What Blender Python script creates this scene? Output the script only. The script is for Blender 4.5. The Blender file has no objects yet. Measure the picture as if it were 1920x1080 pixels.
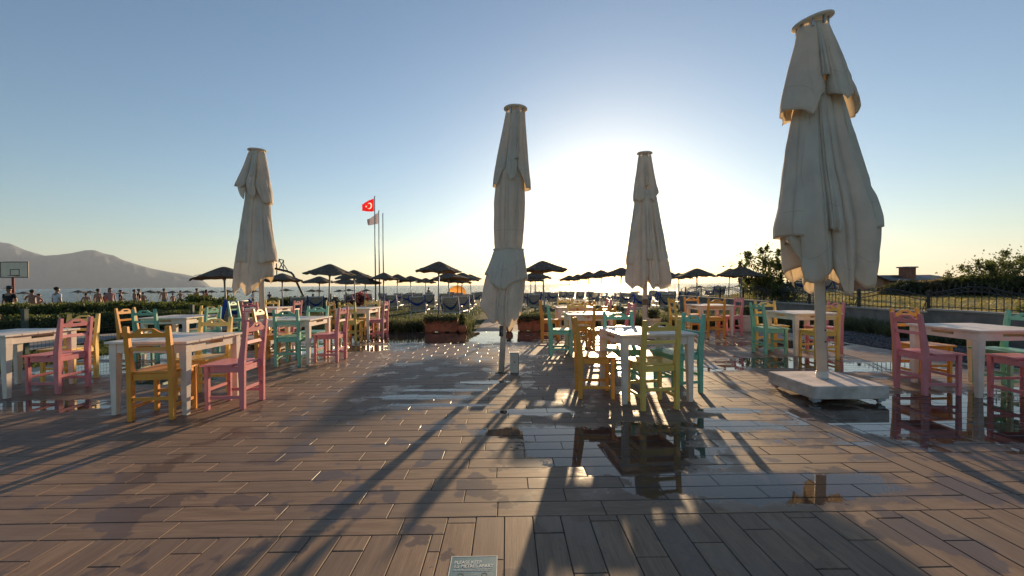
import bpy, bmesh, math, random
import numpy as np
from mathutils import Vector, Matrix, noise as mnoise
rad = math.radians
random.seed(7)
sc = bpy.context.scene
COL = sc.collection

# ------------------------------------------------------------------ camera
F_PX, CAM_H = 785.0, 1.27
psi, pit, rho = rad(0.73), math.atan(6.5/785), 0.0084
RH = Vector((math.cos(psi), -math.sin(psi), 0)); FH = Vector((math.sin(psi), math.cos(psi), 0))
fw = (FH*math.cos(pit) + Vector((0, 0, -math.sin(pit)))).normalized()
up0 = RH.cross(fw)
rt = RH*math.cos(rho) - up0*math.sin(rho)
up = up0*math.cos(rho) + RH*math.sin(rho)
CAM = Vector((0, 0, CAM_H))
cd = bpy.data.cameras.new("camera"); cam = bpy.data.objects.new("camera", cd); COL.objects.link(cam)
cd.sensor_width = 36; cd.lens = F_PX/1920*36; cd.clip_start = 0.05; cd.clip_end = 40000
M = Matrix((( rt.x, up.x, -fw.x, CAM.x), (rt.y, up.y, -fw.y, CAM.y), (rt.z, up.z, -fw.z, CAM.z), (0, 0, 0, 1)))
cam.matrix_world = M
sc.camera = cam

# ------------------------------------------------------------------ sky, sun, exposure
SUN_AZ = rad(0.73) + math.atan((1140-960)/785)     # clockwise from +Y
SUN_EL = rad(9.3)
w = bpy.data.worlds.new("World"); sc.world = w; w.use_nodes = True
nt = w.node_tree; bg = nt.nodes["Background"]
sky = nt.nodes.new("ShaderNodeTexSky"); sky.sky_type = 'NISHITA'; sky.sun_disc = False
sky.sun_elevation = SUN_EL; sky.sun_rotation = SUN_AZ
sky.altitude = 0; sky.air_density = 1.12; sky.dust_density = 0.42; sky.ozone_density = 2.8
nt.links.new(sky.outputs[0], bg.inputs[0]); bg.inputs[1].default_value = 0.085
ld = bpy.data.lights.new("sun", 'SUN'); ld.energy = 5.0; ld.angle = rad(0.6); ld.color = (1.0, 0.72, 0.42)
sun = bpy.data.objects.new("sun", ld); COL.objects.link(sun)
sdir = Vector((math.sin(SUN_AZ)*math.cos(SUN_EL), math.cos(SUN_AZ)*math.cos(SUN_EL), math.sin(SUN_EL)))
sun.rotation_euler = sdir.to_track_quat('Z', 'Y').to_euler(); sun.location = (20, 60, 40)
sc.view_settings.view_transform = 'Standard'; sc.view_settings.look = 'None'
sc.view_settings.exposure = 0.9; sc.view_settings.gamma = 1.0
sc.cycles.max_bounces = 6; sc.cycles.diffuse_bounces = 3; sc.cycles.glossy_bounces = 3
sc.cycles.transmission_bounces = 3; sc.cycles.transparent_max_bounces = 12; sc.cycles.volume_bounces = 0
sc.cycles.use_denoising = True; sc.cycles.sample_clamp_indirect = 6
sc.cycles.caustics_reflective = False; sc.cycles.caustics_refractive = False

# ------------------------------------------------------------------ helpers
def V(X, Y, z=0.0):                     # lateral / forward metres from the camera foot -> world
    p = RH*X + FH*Y
    return Vector((p.x, p.y, z))
def ray(px, py): return fw*F_PX + rt*(px-960) - up*(py-540)
def at(px, py, d): return CAM + ray(px, py)*(d/F_PX)
def lin(x, pts):
    if x <= pts[0][0]: return pts[0][1]
    for (a, b), (c, e) in zip(pts, pts[1:]):
        if x <= c: return b + (e-b)*(x-a)/(c-a)
    return pts[-1][1]
ZB = [(11.45, -0.03), (12.4, -0.16), (13.5, -0.2), (45, -0.5), (95, -2.1), (140, -4.0), (400, -9)]
ZR = [(26, 0.45), (50, 0.25), (95, -2.1), (140, -4.0), (400, -9)]
def sstep(a, b, x):
    t = min(1, max(0, (x-a)/(b-a))); return t*t*(3-2*t)
def gz(x, y):                            # ground height, world coords
    yy = y
    b = lin(yy, ZB)
    if x < -10: b -= 0.14*sstep(-10.5, -15, x) if yy < 30 else 0.14*sstep(-10.5, -15, x)*sstep(60, 30, yy)
    r = lin(yy, ZR)
    a0 = 9.86+max(0, yy-23.6)*.62; t = sstep(a0, a0+.04+max(0, min(3, (yy-23.6)*.6)), x)
    return b + (r-b)*t
def link(o, parent=None):
    COL.objects.link(o)
    if parent is not None: o.parent = parent
    return o
def tag(o, label=None, cat=None, group=None, kind=None):
    if label: o["label"] = label
    if cat: o["category"] = cat
    if group: o["group"] = group
    if kind: o["kind"] = kind
    return o
def empty(name, loc, rz=0.0, label=None, cat=None, group=None):
    o = bpy.data.objects.new(name, None); o.empty_display_size = 0.1; link(o)
    o.location = loc; o.rotation_euler = (0, 0, rz)
    return tag(o, label, cat, group)
def copy_tree(o, parent=None):
    c = o.copy(); COL.objects.link(c); c.parent = parent
    for ch in list(o.children): copy_tree(ch, c)
    return c

class MB:
    def __init__(s): s.v = []; s.f = []
    def add(s, vs, fs):
        n = len(s.v); s.v += [tuple(v) for v in vs]; s.f += [tuple(i+n for i in f) for f in fs]
    def box(s, c, d, rot=None):
        vs = [Vector((sx*d[0]/2, sy*d[1]/2, sz*d[2]/2)) for sz in (-1, 1) for sy in (-1, 1) for sx in (-1, 1)]
        if rot is not None: vs = [rot @ v for v in vs]
        s.add([v+Vector(c) for v in vs], [(0,2,3,1), (4,5,7,6), (0,1,5,4), (2,6,7,3), (0,4,6,2), (1,3,7,5)])
    def frus(s, c0, d0, c1, d1):          # rectangular taper, horizontal end faces
        vs = [(c[0]+sx*d[0]/2, c[1]+sy*d[1]/2, c[2]) for c, d in ((c0, d0), (c1, d1)) for sy in (-1, 1) for sx in (-1, 1)]
        s.add(vs, [(0,2,3,1), (4,5,7,6), (0,1,5,4), (2,6,7,3), (0,4,6,2), (1,3,7,5)])
    def tube(s, pts, rs, n=10, caps=True):
        pts = [Vector(p) for p in pts]
        if not hasattr(rs, '__len__'): rs = [rs]*len(pts)
        base = len(s.v); ref = None
        for i, p in enumerate(pts):
            t = (pts[min(i+1, len(pts)-1)] - pts[max(i-1, 0)]).normalized()
            if ref is None: ref = t.orthogonal().normalized()
            ref = (ref - t*ref.dot(t)).normalized(); b = t.cross(ref)
            for k in range(n):
                a = 2*math.pi*k/n
                s.v.append(tuple(p + (ref*math.cos(a)+b*math.sin(a))*rs[i]))
        for i in range(len(pts)-1):
            for k in range(n):
                a = base+i*n+k; b2 = base+i*n+(k+1) % n
                s.f.append((a, b2, b2+n, a+n))
        if caps:
            s.f.append(tuple(base+k for k in reversed(range(n))))
            s.f.append(tuple(base+(len(pts)-1)*n+k for k in range(n)))
    def lathe(s, prof, n=24, c=(0, 0, 0), wob=None):
        base = len(s.v)
        for j, (r, z) in enumerate(prof):
            for k in range(n):
                a = 2*math.pi*k/n; dr, dz = wob(a, j) if wob else (0, 0)
                s.v.append((c[0]+(r+dr)*math.cos(a), c[1]+(r+dr)*math.sin(a), c[2]+z+dz))
        for j in range(len(prof)-1):
            for k in range(n):
                a = base+j*n+k; b = base+j*n+(k+1) % n
                s.f.append((a, b, b+n, a+n))
    def ell(s, c, r, n=12, m=8, rot=None):
        prof = []
        base = len(s.v)
        for j in range(m+1):
            ph = math.pi*j/m
            for k in range(n):
                a = 2*math.pi*k/n
                p = Vector((r[0]*math.sin(ph)*math.cos(a), r[1]*math.sin(ph)*math.sin(a), -r[2]*math.cos(ph)))
                if rot is not None: p = rot @ p
                s.v.append(tuple(p+Vector(c)))
        for j in range(m):
            for k in range(n):
                a = base+j*n+k; b = base+j*n+(k+1) % n
                s.f.append((a, b, b+n, a+n))
    def mesh(s, name, m, bevel=0, smooth=False):
        me = bpy.data.meshes.new(name); me.from_pydata(s.v, [], s.f)
        bm = bmesh.new(); bm.from_mesh(me)
        bmesh.ops.remove_doubles(bm, verts=bm.verts, dist=1e-5)
        if bevel:
            bmesh.ops.bevel(bm, geom=[e for e in bm.edges if e.is_manifold and e.calc_face_angle(0) > 0.5],
                            offset=bevel, segments=1, affect='EDGES', clamp_overlap=True)
        bmesh.ops.recalc_face_normals(bm, faces=bm.faces)
        bm.to_mesh(me); bm.free()
        if smooth: me.polygons.foreach_set('use_smooth', [True]*len(me.polygons))
        me.materials.append(m)
        return me
    def build(s, name, m, parent=None, bevel=0, smooth=False):
        return link(bpy.data.objects.new(name, s.mesh(name, m, bevel, smooth)), parent)

def rawmesh(name, verts, faces, m, smooth=False):
    """verts (N,3) array, faces (M,k) array -> mesh"""
    verts = np.asarray(verts, dtype=np.float32); faces = np.asarray(faces, dtype=np.int32)
    me = bpy.data.meshes.new(name); k = faces.shape[1]
    me.vertices.add(len(verts)); me.vertices.foreach_set('co', verts.ravel())
    me.loops.add(faces.size); me.loops.foreach_set('vertex_index', faces.ravel())
    me.polygons.add(len(faces)); me.polygons.foreach_set('loop_start', np.arange(0, faces.size, k, dtype=np.int32))
    me.polygons.foreach_set('loop_total', np.full(len(faces), k, dtype=np.int32))
    me.polygons.foreach_set('use_smooth', np.full(len(faces), bool(smooth)))
    me.update(calc_edges=True); me.validate(); me.materials.append(m)
    return me

# ------------------------------------------------------------------ materials
class NT:
    def __init__(s, name):
        s.m = bpy.data.materials.new(name); s.m.use_nodes = True; s.t = s.m.node_tree
        s.b = s.t.nodes["Principled BSDF"]; s.out = s.t.nodes["Material Output"]
    def n(s, typ, **kw):
        x = s.t.nodes.new(typ)
        for k, v in kw.items():
            if k.startswith('i_'):
                kk = k[2:]; kk = int(kk) if kk.isdigit() else kk.replace('_', ' ')
                if hasattr(v, 'bl_idname') or isinstance(v, bpy.types.NodeSocket): s.t.links.new(v, x.inputs[kk])
                else: x.inputs[kk].default_value = v
            else: setattr(x, k, v)
        return x
    def l(s, a, b): s.t.links.new(a, b)
    def math(s, op, a, b=None, clamp=False, c=None):
        x = s.n('ShaderNodeMath', operation=op, use_clamp=clamp)
        for i, v in enumerate((a, b, c)):
            if v is None: continue
            if isinstance(v, (int, float)): x.inputs[i].default_value = v
            else: s.l(v, x.inputs[i])
        return x.outputs[0]
    def mix(s, fac, a, b):
        x = s.n('ShaderNodeMix', data_type='RGBA')
        for i, v in ((0, fac), (6, a), (7, b)):
            if isinstance(v, (int, float)): x.inputs[i].default_value = v
            elif isinstance(v, tuple): x.inputs[i].default_value = (*v, 1) if len(v) == 3 else v
            else: s.l(v, x.inputs[i])
        return x.outputs[2]
    def ramp(s, fac, a, b, smooth=True):
        x = s.n('ShaderNodeMapRange', clamp=True); x.interpolation_type = 'SMOOTHSTEP' if smooth else 'LINEAR'
        s.l(fac, x.inputs[0]); x.inputs[1].default_value = a; x.inputs[2].default_value = b
        return x.outputs[0]
    def noise(s, scale, vec=None, detail=4, rough=.55):
        x = s.n('ShaderNodeTexNoise'); x.inputs['Scale'].default_value = scale
        x.inputs['Detail'].default_value = detail; x.inputs['Roughness'].default_value = rough
        if vec is not None: s.l(vec, x.inputs['Vector'])
        return x.outputs[0]
    def obj(s): return s.n('ShaderNodeTexCoord').outputs['Object']
    def bump(s, h, strength=.3, dist=.01):
        x = s.n('ShaderNodeBump'); x.inputs['Strength'].default_value = strength; x.inputs['Distance'].default_value = dist
        s.l(h, x.inputs['Height']); return x.outputs[0]

def simple(name, col, rough=.6, var=.18, scale=8, bump=.15, bscale=60, metal=0, rnd=.0, stretch=None, spec=.5):
    k = NT(name); vec = k.obj()
    if stretch:
        mp = k.n('ShaderNodeMapping'); k.l(vec, mp.inputs[0]); mp.inputs['Scale'].default_value = stretch; vec = mp.outputs[0]
    f = k.noise(scale, vec, 5)
    dark = tuple(c*(1-var) for c in col); lite = tuple(min(1, c*(1+var)) for c in col)
    c = k.mix(k.ramp(f, .3, .7), dark, lite)
    if rnd:
        oi = k.n('ShaderNodeObjectInfo').outputs['Random']
        g = k.math('MULTIPLY_ADD', oi, rnd, c=1-rnd/2)
        cm = k.n('ShaderNodeVectorMath', operation='SCALE'); k.l(c, cm.inputs[0]); k.l(g, cm.inputs['Scale']); c = cm.outputs[0]
    k.l(c, k.b.inputs['Base Color'])
    k.b.inputs['Roughness'].default_value = rough; k.b.inputs['Metallic'].default_value = metal
    k.b.inputs['Specular IOR Level'].default_value = spec
    if bump: k.l(k.bump(k.noise(bscale, vec, 3), bump, .004), k.b.inputs['Normal'])
    return k.m

def paint(name, col):                    # brushed-on furniture paint, slightly worn
    k = NT(name); vec = k.obj()
    f = k.noise(5, vec, 6); g = k.noise(38, vec, 4, .7)
    c = k.mix(k.ramp(f, .3, .75), tuple(x*.82 for x in col), col)
    wear = k.ramp(g, .655, .70)
    c = k.mix(k.math('MULTIPLY', wear, .6), c, (.34, .24, .16))
    k.l(c, k.b.inputs['Base Color']); k.b.inputs['Roughness'].default_value = .42
    mp = k.n('ShaderNodeMapping'); k.l(vec, mp.inputs[0]); mp.inputs['Scale'].default_value = (60, 60, 60)
    k.l(k.bump(k.noise(1, mp.outputs[0], 4), .25, .003), k.b.inputs['Normal'])
    return k.m

def leafmat(name, c1, c2, trans=.35, rough=.55):
    k = NT(name); vec = k.obj()
    f = k.noise(1.6, vec, 3); f2 = k.noise(23, vec, 2)
    c = k.mix(k.ramp(k.math('ADD', k.math('MULTIPLY', f, .6), k.math('MULTIPLY', f2, .4)), .38, .62), c1, c2)
    k.l(c, k.b.inputs['Base Color']); k.b.inputs['Roughness'].default_value = rough
    tr = k.n('ShaderNodeBsdfTranslucent'); k.l(k.mix(.5, c, tuple(min(1, x*1.8) for x in c2)), tr.inputs[0])
    ms = k.n('ShaderNodeMixShader'); ms.inputs[0].default_value = trans
    k.l(k.b.outputs[0], ms.inputs[1]); k.l(tr.outputs[0], ms.inputs[2]); k.l(ms.outputs[0], k.out.inputs[0])
    return k.m

def clothmat(name, col, trans=.3, seam=True):
    k = NT(name); vec = k.obj()
    f = k.noise(3, vec, 6, .6)
    c = k.mix(k.ramp(f, .3, .72), tuple(x*.86 for x in col), col)
    st = k.n('ShaderNodeMapping'); k.l(vec, st.inputs[0]); st.inputs['Scale'].default_value = (9, 9, 1.2)
    stain = k.ramp(k.noise(1.3, st.outputs[0], 5, .65), .60, .80)
    c = k.mix(k.math('MULTIPLY', stain, .35), c, tuple(x*.55 for x in col))
    ha = k.n('ShaderNodeAttribute', attribute_name='hem').outputs['Fac']
    for d0, wd, am in ((.27, .004, .35), (.018, .003, .30)):
        ln = k.math('LESS_THAN', k.math('ABSOLUTE', k.math('SUBTRACT', ha, d0)), wd); c = k.mix(k.math('MULTIPLY', ln, am), c, tuple(x*.4 for x in col))
    k.l(c, k.b.inputs['Base Color']); k.b.inputs['Roughness'].default_value = .85; k.b.inputs['Specular IOR Level'].default_value = .2
    sv = k.n('ShaderNodeMapping'); k.l(vec, sv.inputs[0]); sv.inputs['Scale'].default_value = (14, 14, 3)
    h = k.math('ADD', k.math('MULTIPLY', k.noise(1, sv.outputs[0], 6, .6), 1.0), k.math('MULTIPLY', k.noise(220, vec, 2), .03))
    k.l(k.bump(h, .55, .03), k.b.inputs['Normal'])
    tr = k.n('ShaderNodeBsdfTranslucent'); k.l(k.mix(.4, c, (1.0, .84, .58)), tr.inputs[0])
    ms = k.n('ShaderNodeMixShader'); ms.inputs[0].default_value = trans
    k.l(k.b.outputs[0], ms.inputs[1]); k.l(tr.outputs[0], ms.inputs[2]); k.l(ms.outputs[0], k.out.inputs[0])
    return k.m

M_ = {}
M_['pink'] = paint('pink_paint', (.74, .25, .27)); M_['orange'] = paint('orange_paint', (.84, .35, .055))
M_['yellow'] = paint('yellow_paint', (.86, .56, .14)); M_['teal'] = paint('mint_paint', (.24, .56, .40))
M_['white'] = simple('white_wood', (.78, .66, .56), .5, .10, 5, .10, 60)
M_['canvas'] = clothmat('canvas', (.92, .84, .74), .46)
M_['pole'] = simple('white_metal', (.74, .65, .57), .4, .08, 5, .05)
M_['plate'] = simple('base_steel', (.60, .49, .43), .6, .26, 5, .3)
M_['dark'] = simple('black_steel', (.02, .021, .024), .45, .3, 10, .1)
M_['grey_metal'] = simple('grey_metal', (.42, .43, .46), .4, .12, 6, .05, metal=.4)
M_['terra'] = simple('terracotta', (.42, .13, .065), .7, .18, 7, .2)
M_['terra_pot'] = simple('terracotta_pot', (.45, .14, .06), .7, .18, 7, .2)
M_['cream'] = simple('cream_plastic', (.62, .54, .44), .55, .08, 6, .1)
M_['skin'] = simple('skin', (.33, .17, .11), .55, .08, 10, .0)
M_['soil'] = simple('soil', (.05, .035, .022), .95, .4, 30, .8)
# ================================================================== SETTING
def structure(o, name=None):
    o["kind"] = "structure"; return o
# ---- terrain
def axis(segs):
    out = []
    for a, b, st in segs: out += list(np.arange(a, b, st))
    return np.array(out + [segs[-1][1]])
gx = axis([(-700, -120, 40), (-120, -40, 6), (-40, -16, 1.2), (-16, 8, .8), (8, 9.6, .8), (9.6, 10.2, .1), (10.2, 30, .9), (30, 90, 4), (90, 700, 40)])
gy = axis([(-60, -4, 8), (-4, 10.8, 1.2), (10.8, 14, .2), (14, 30, .6), (30, 110, 1.5), (110, 400, 20)])
def hz(x, y):
    n = mnoise.noise(Vector((x*.25, y*.25, 3)))*.05 if (y > 14 or abs(x) > 9.7) else 0
    return gz(x, y) + n*(1.6 if y > 30 else .7)
vs = [(x, y, hz(x, y)) for y in gy for x in gx]
nx = len(gx)
fs = [(j*nx+i, j*nx+i+1, (j+1)*nx+i+1, (j+1)*nx+i) for j in range(len(gy)-1) for i in range(nx-1)]
k = NT('terrain_ground'); vec = k.obj()
sep = k.n('ShaderNodeSeparateXYZ', i_0=vec); X, Y = sep.outputs[0], sep.outputs[1]
nb = k.noise(.7, vec, 6); nf = k.noise(14, vec, 6, .7)
grass = k.mix(k.ramp(nf, .35, .68), (.022, .032, .010), (.085, .095, .026))
field = k.mix(k.ramp(k.math('ADD', k.math('MULTIPLY', nf, .5), k.math('MULTIPLY', nb, .5)), .4, .6), (.10, .105, .03), (.26, .21, .075))
sand = k.mix(k.ramp(nf, .3, .7), (.20, .155, .11), (.34, .27, .20))
wob = k.math('MULTIPLY', k.math('SUBTRACT', nb, .5), 9)
fs_ = k.ramp(k.math('ADD', Y, wob), 44, 50)
fl = k.math('MULTIPLY', k.ramp(k.math('MULTIPLY', k.math('ADD', X, k.math('MULTIPLY', wob, .4)), -1), 13, 15), k.ramp(k.math('ADD', Y, wob), 22, 25))
c = k.mix(k.ramp(X, 9.7, 9.95), grass, field)
c = k.mix(k.math('MAXIMUM', fs_, fl), c, sand)
k.l(c, k.b.inputs['Base Color']); k.b.inputs['Roughness'].default_value = .95; k.b.inputs['Specular IOR Level'].default_value = .15
k.l(k.bump(nf, .8, .05), k.b.inputs['Normal'])
ter = link(bpy.data.objects.new('ground', rawmesh('ground', vs, fs, k.m, True))); structure(ter)

# ---- sea
k = NT('sea_water'); vec = k.obj()
mp = k.n('ShaderNodeMapping'); k.l(vec, mp.inputs[0]); mp.inputs['Scale'].default_value = (.35, 1, 1)
w1 = k.noise(.16, mp.outputs[0], 7, .62); w2 = k.noise(1.3, mp.outputs[0], 4, .6)
cdn = k.n('ShaderNodeCameraData')
h = k.math('ADD', k.math('MULTIPLY', w1, 1.0), k.math('MULTIPLY', w2, .16))
k.l(k.bump(h, 1.0, 3.2), k.b.inputs['Normal'])
k.l(k.mix(k.ramp(w1, .35, .65), (.012, .035, .05), (.03, .07, .085)), k.b.inputs['Base Color'])
k.b.inputs['Roughness'].default_value = .16; k.b.inputs['IOR'].default_value = 1.33
R0 = 11500
ya = [84, 110, 150, 250, 500, 1000, 2000, 4000, 7000, R0]
vs = []; fs = []
xa = np.linspace(-R0, R0, 41)
vs = [(x, y, -2.05) for y in ya for x in xa]
fs = [(j*41+i, j*41+i+1, (j+1)*41+i+1, (j+1)*41+i) for j in range(len(ya)-1) for i in range(40)]
structure(link(bpy.data.objects.new('sea', rawmesh('sea', vs, fs, k.m))))

# ---- mountains across the bay, about 6 km away
prof = [(-900, 500), (-500, 462), (-260, 448), (-90, 452), (0, 452), (20, 455), (50, 468), (85, 478.5), (110, 477), (135, 474), (160, 469), (178, 468.5), (195, 475), (215, 479), (232, 488), (260, 497), (285, 504), (320, 511), (345, 515), (372, 521), (386, 531), (396, 541)]
D0 = 6000
nX, nY = 260, 34
vs = []
for j in range(nY):
    v = j/(nY-1)                                          # 0 near foot .. 1 far foot
    dY = 1500*(v-.55)
    for i in range(nX):
        px = -900 + (400+900)*i/(nX-1)
        crest = max(0.0, 541-.9-lin(px, prof)) - (0 if px < 390 else 0)
        H = crest/785*D0
        wx = (px-960)/785*D0
        ridge = mnoise.fractal(Vector((wx*.0016, dY*.0022, 1.3)), .9, 2.1, 6)
        ridge2 = abs(mnoise.fractal(Vector((wx*.0032, dY*.0012, 7.3)), .8, 2.1, 5))
        env = math.sin(math.pi*min(1, max(0, (v+.0)/1.1)))**.8 if v < .55 else math.cos((v-.55)/.45*math.pi/2)**.6
        z = H*env*(1-.28*ridge2*(1-env**4)*1.6) + ridge*25*env*(1-env**5)
        p = V(wx*(1+dY/D0), D0+dY, max(-8, z-2.05-(6 if v in (0, 1) else 0)))
        vs.append(tuple(p))
fs = [(j*nX+i, j*nX+i+1, (j+1)*nX+i+1, (j+1)*nX+i) for j in range(nY-1) for i in range(nX-1)]
k = NT('mountain_ground'); vec = k.obj()
f = k.noise(.006, vec, 8, .65)
k.l(k.mix(k.ramp(f, .38, .62), (.03, .042, .045), (.05, .062, .062)), k.b.inputs['Base Color']); k.b.inputs['Roughness'].default_value = .95
structure(link(bpy.data.objects.new('mountains', rawmesh('mountains', vs, fs, k.m, True))))

# ---- wet plank-look tiles of the terrace
PUD = [  # centre x, y, radius x, y   (camera frame metres) mirror puddles
 (.85, 3.25, .72, .52), (.25, 3.55, .45, .22), (1.55, 2.60, .85, .20), (4.4, 3.75, 1.9, .62), (6.0, 4.1, 1.6, .8), (3.9, 5.1, .6, .35), (4.6, 4.3, 1.3, .45),
 (-1.6, 9.9, 2.9, .75), (-1.2, 10.9, 3.6, .5), (-3.9, 8.5, 1.5, .6), (-5.2, 4.5, .8, .25), (-6.5, 6.6, .9, .5), (-4.6, 5.7, .6, .25), (-6.6, 7.8, 1.0, .4),
 (-.95, 4.75, .55, .10), (-.75, 5.05, .5, .06), (-.4, 5.45, .35, .08), (-.75, 4.42, .5, .06), (1.9, 3.75, .35, .16), (2.15, 4.15, .3, .1),
 (4.3, 6.6, 1.1, .5), (3.1, 6.2, .5, .2), (5.4, 6.2, 1.4, .35), (5.6, 8.6, 1.2, .6), (.2, 4.15, .4, .12)]
def tile_mat(name, wet=True):
    k = NT(name); vec = k.obj()
    uv = k.n('ShaderNodeUVMap').outputs[0]
    at_ = k.n('ShaderNodeAttribute', attribute_name='tint').outputs[0]
    ts = k.n('ShaderNodeSeparateColor'); k.l(at_, ts.inputs[0])
    mp = k.n('ShaderNodeMapping'); k.l(uv, mp.inputs[0]); mp.inputs['Scale'].default_value = (5, 190, 1)
    grain = k.noise(1, mp.outputs[0], 5, .6)
    mp2 = k.n('ShaderNodeMapping'); k.l(uv, mp2.inputs[0]); mp2.inputs['Scale'].default_value = (3, 24, 1)
    g2 = k.noise(1, mp2.outputs[0], 4, .6)
    dry = k.mix(k.ramp(g2, .3, .7), (.225, .128, .076), (.345, .215, .130))
    dry = k.mix(k.math('MULTIPLY', k.ramp(grain, .42, .66), .38), dry, (.13, .085, .062))
    dry = k.mix(k.math('MULTIPLY', ts.outputs[0], .55), dry, (.16, .108, .086))
    dirt = k.ramp(k.noise(1.6, vec, 6, .7), .50, .72)
    dry = k.mix(k.math('MULTIPLY', dirt, .35), dry, (.20, .165, .13))
    # wetness
    cam2 = k.n('ShaderNodeVectorRotate', rotation_type='Z_AXIS'); k.l(vec, cam2.inputs[0]); cam2.inputs['Angle'].default_value = psi
    P = cam2.outputs[0]
    edge = k.noise(3.2, vec, 6, .66); edge2 = k.noise(11, vec, 5, .65)
    m = None
    for (cx, cy, rx, ry) in PUD:
        s_ = k.n('ShaderNodeVectorMath', operation='SUBTRACT'); k.l(P, s_.inputs[0]); s_.inputs[1].default_value = (cx, cy, 0)
        q = k.n('ShaderNodeVectorMath', operation='MULTIPLY'); k.l(s_.outputs[0], q.inputs[0]); q.inputs[1].default_value = (1/rx, 1/ry, 0)
        d = k.n('ShaderNodeVectorMath', operation='LENGTH'); k.l(q.outputs[0], d.inputs[0])
        m = d.outputs['Value'] if m is None else k.math('MINIMUM', m, d.outputs['Value'])
    e = k.math('ADD', k.math('MULTIPLY', k.math('SUBTRACT', edge, .5), 1.9), k.math('MULTIPLY', k.math('SUBTRACT', edge2, .5), .5))
    # tiles that sit a little high stay dry inside a puddle
    ee = k.math('ADD', e, k.math('MULTIPLY', k.math('SUBTRACT', ts.outputs[1], .5), .35))
    pud = k.ramp(k.math('SUBTRACT', 1.0, k.math('ADD', m, ee)), -.04, .14)
    damp_a = k.ramp(k.math('SUBTRACT', 1.36, k.math('ADD', m, ee)), .0, .30)
    spots = k.ramp(k.math('ADD', k.noise(2.6, vec, 3, .5), k.math('MULTIPLY', k.math('SUBTRACT', edge2, .5), .25)), .560, .578)
    yy = k.n('ShaderNodeSeparateXYZ', i_0=P)
    spots = k.math('MULTIPLY', spots, 1.0)
    damp = k.math('MAXIMUM', damp_a, spots)
    col = k.mix(k.math('MULTIPLY', damp, .64), dry, (.095, .054, .038))
    col = k.mix(k.math('MULTIPLY', pud, .85), col, (.055, .036, .028))
    k.l(col, k.b.inputs['Base Color'])
    far = k.ramp(yy.outputs[1], 4.0, 10.0)
    r0 = k.math('SUBTRACT', .60, k.math('MULTIPLY', far, .22))
    r = k.math('ADD', k.math('MULTIPLY', grain, .10), r0)
    r = k.math('MULTIPLY', r, k.math('SUBTRACT', 1, k.math('MULTIPLY', damp, .40)))
    r = k.math('MULTIPLY', r, k.math('SUBTRACT', 1, k.math('MULTIPLY', pud, .93)))
    k.l(r, k.b.inputs['Roughness'])
    k.b.inputs['IOR'].default_value = 1.42
    hh = k.math('ADD', grain, k.math('MULTIPLY', k.noise(70, vec, 3), .5))
    bp = k.bump(hh, .35, .0015)
    geo = k.n('ShaderNodeNewGeometry').outputs['Normal']
    rip = k.bump(k.noise(2.5, vec, 2), .02, .02)
    flat = k.n('ShaderNodeVectorMath', operation='SCALE'); flat.inputs[0].default_value = (0, 0, 1); flat.inputs['Scale'].default_value = 1
    mx = k.n('ShaderNodeMix', data_type='VECTOR'); k.l(k.math('MULTIPLY', pud, .97), mx.inputs[0]); k.l(bp, mx.inputs[4]); k.l(flat.outputs[0], mx.inputs[5])
    k.l(mx.outputs[1], k.b.inputs['Normal'])
    return k.m
TW, TL, GAP = .1534, .603, .0052
tiles = []     # x0,x1,y0,y1, along x?
XS, XE, YS, YE = -7.6, 7.1, -3.0, 11.4
def rows(xa, xb, ya, yb, al):
    """al 'x': planks run along x, stacked in y"""
    lo, hi = (ya, yb) if al == 'x' else (xa, xb)
    a0, a1 = (xa, xb) if al == 'x' else (ya, yb)
    n = int(round((hi-lo)/TW)); off = 0
    for i in range(n+1):
        p = lo + i*TW; q = min(p+TW, hi)
        if q-p < .02: continue
        off = (off + random.choice([.333, .333, .5, .36])*TL) % TL
        s = a0 - off
        while s < a1-.01:
            e = min(s+TL, a1); b = max(s, a0)
            if e-b > .03:
                tiles.append((b, e, p, q, True) if al == 'x' else (p, q, b, e, False))
            s += TL
Y1, Y2 = 2.13, 2.13+TW
rows(XS, 2.70, Y2, YE, 'x')
rows(XS, -.33, Y1, Y2, 'x')
rows(2.705, 2.705+2*TW, Y2, YE, 'y')
rows(2.71+2*TW, XE, Y2, YE, 'x')
rows(XS, -.33, YS, Y1, 'y')
rows(-.33, XE, YS, Y2, 'y')
vs = []; fs = []; tint = []; uvs = []
g = GAP/2; ch = .0022
for (x0, x1, y0, y1, ax) in tiles:
    if random.random() < .04 and y0 < 6: dz = random.uniform(-.0015, .0012)
    else: dz = random.uniform(-.0007, .0007)
    x0 += g; x1 -= g; y0 += g; y1 -= g
    sx, sy = random.uniform(-.0005, .0005), random.uniform(-.0005, .0005)
    b = len(vs); t = random.random(); t2 = random.random(); ou, ov = random.uniform(0, 50), random.uniform(0, 50)
    for (ix, iz) in ((0, -.02), (0, -ch), (ch, 0)):
        for (X_, Y_) in ((x0+ix, y0+ix), (x1-ix, y0+ix), (x1-ix, y1-ix), (x0+ix, y1-ix)):
            sgx = 1 if X_ > (x0+x1)/2 else -1; sgy = 1 if Y_ > (y0+y1)/2 else -1
            vs.append((X_, Y_, iz+dz+(sx*sgx+sy*sgy if iz > -.01 else 0)))
            tint.append((t, t2, 0, 1))
            uvs.append((X_+ou, Y_+ov) if ax else (Y_+ou, X_+ov))
    for r_ in range(2):
        for q in range(4):
            fs.append((b+r_*4+q, b+r_*4+(q+1) % 4, b+r_*4+4+(q+1) % 4, b+r_*4+4+q))
    fs.append((b+8, b+9, b+10, b+11))
me = rawmesh('terrace', vs, fs, tile_mat('wet_plank_tile'))
ca = me.color_attributes.new('tint', 'FLOAT_COLOR', 'POINT'); ca.data.foreach_set('color', np.array(tint, dtype=np.float32).ravel())
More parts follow.
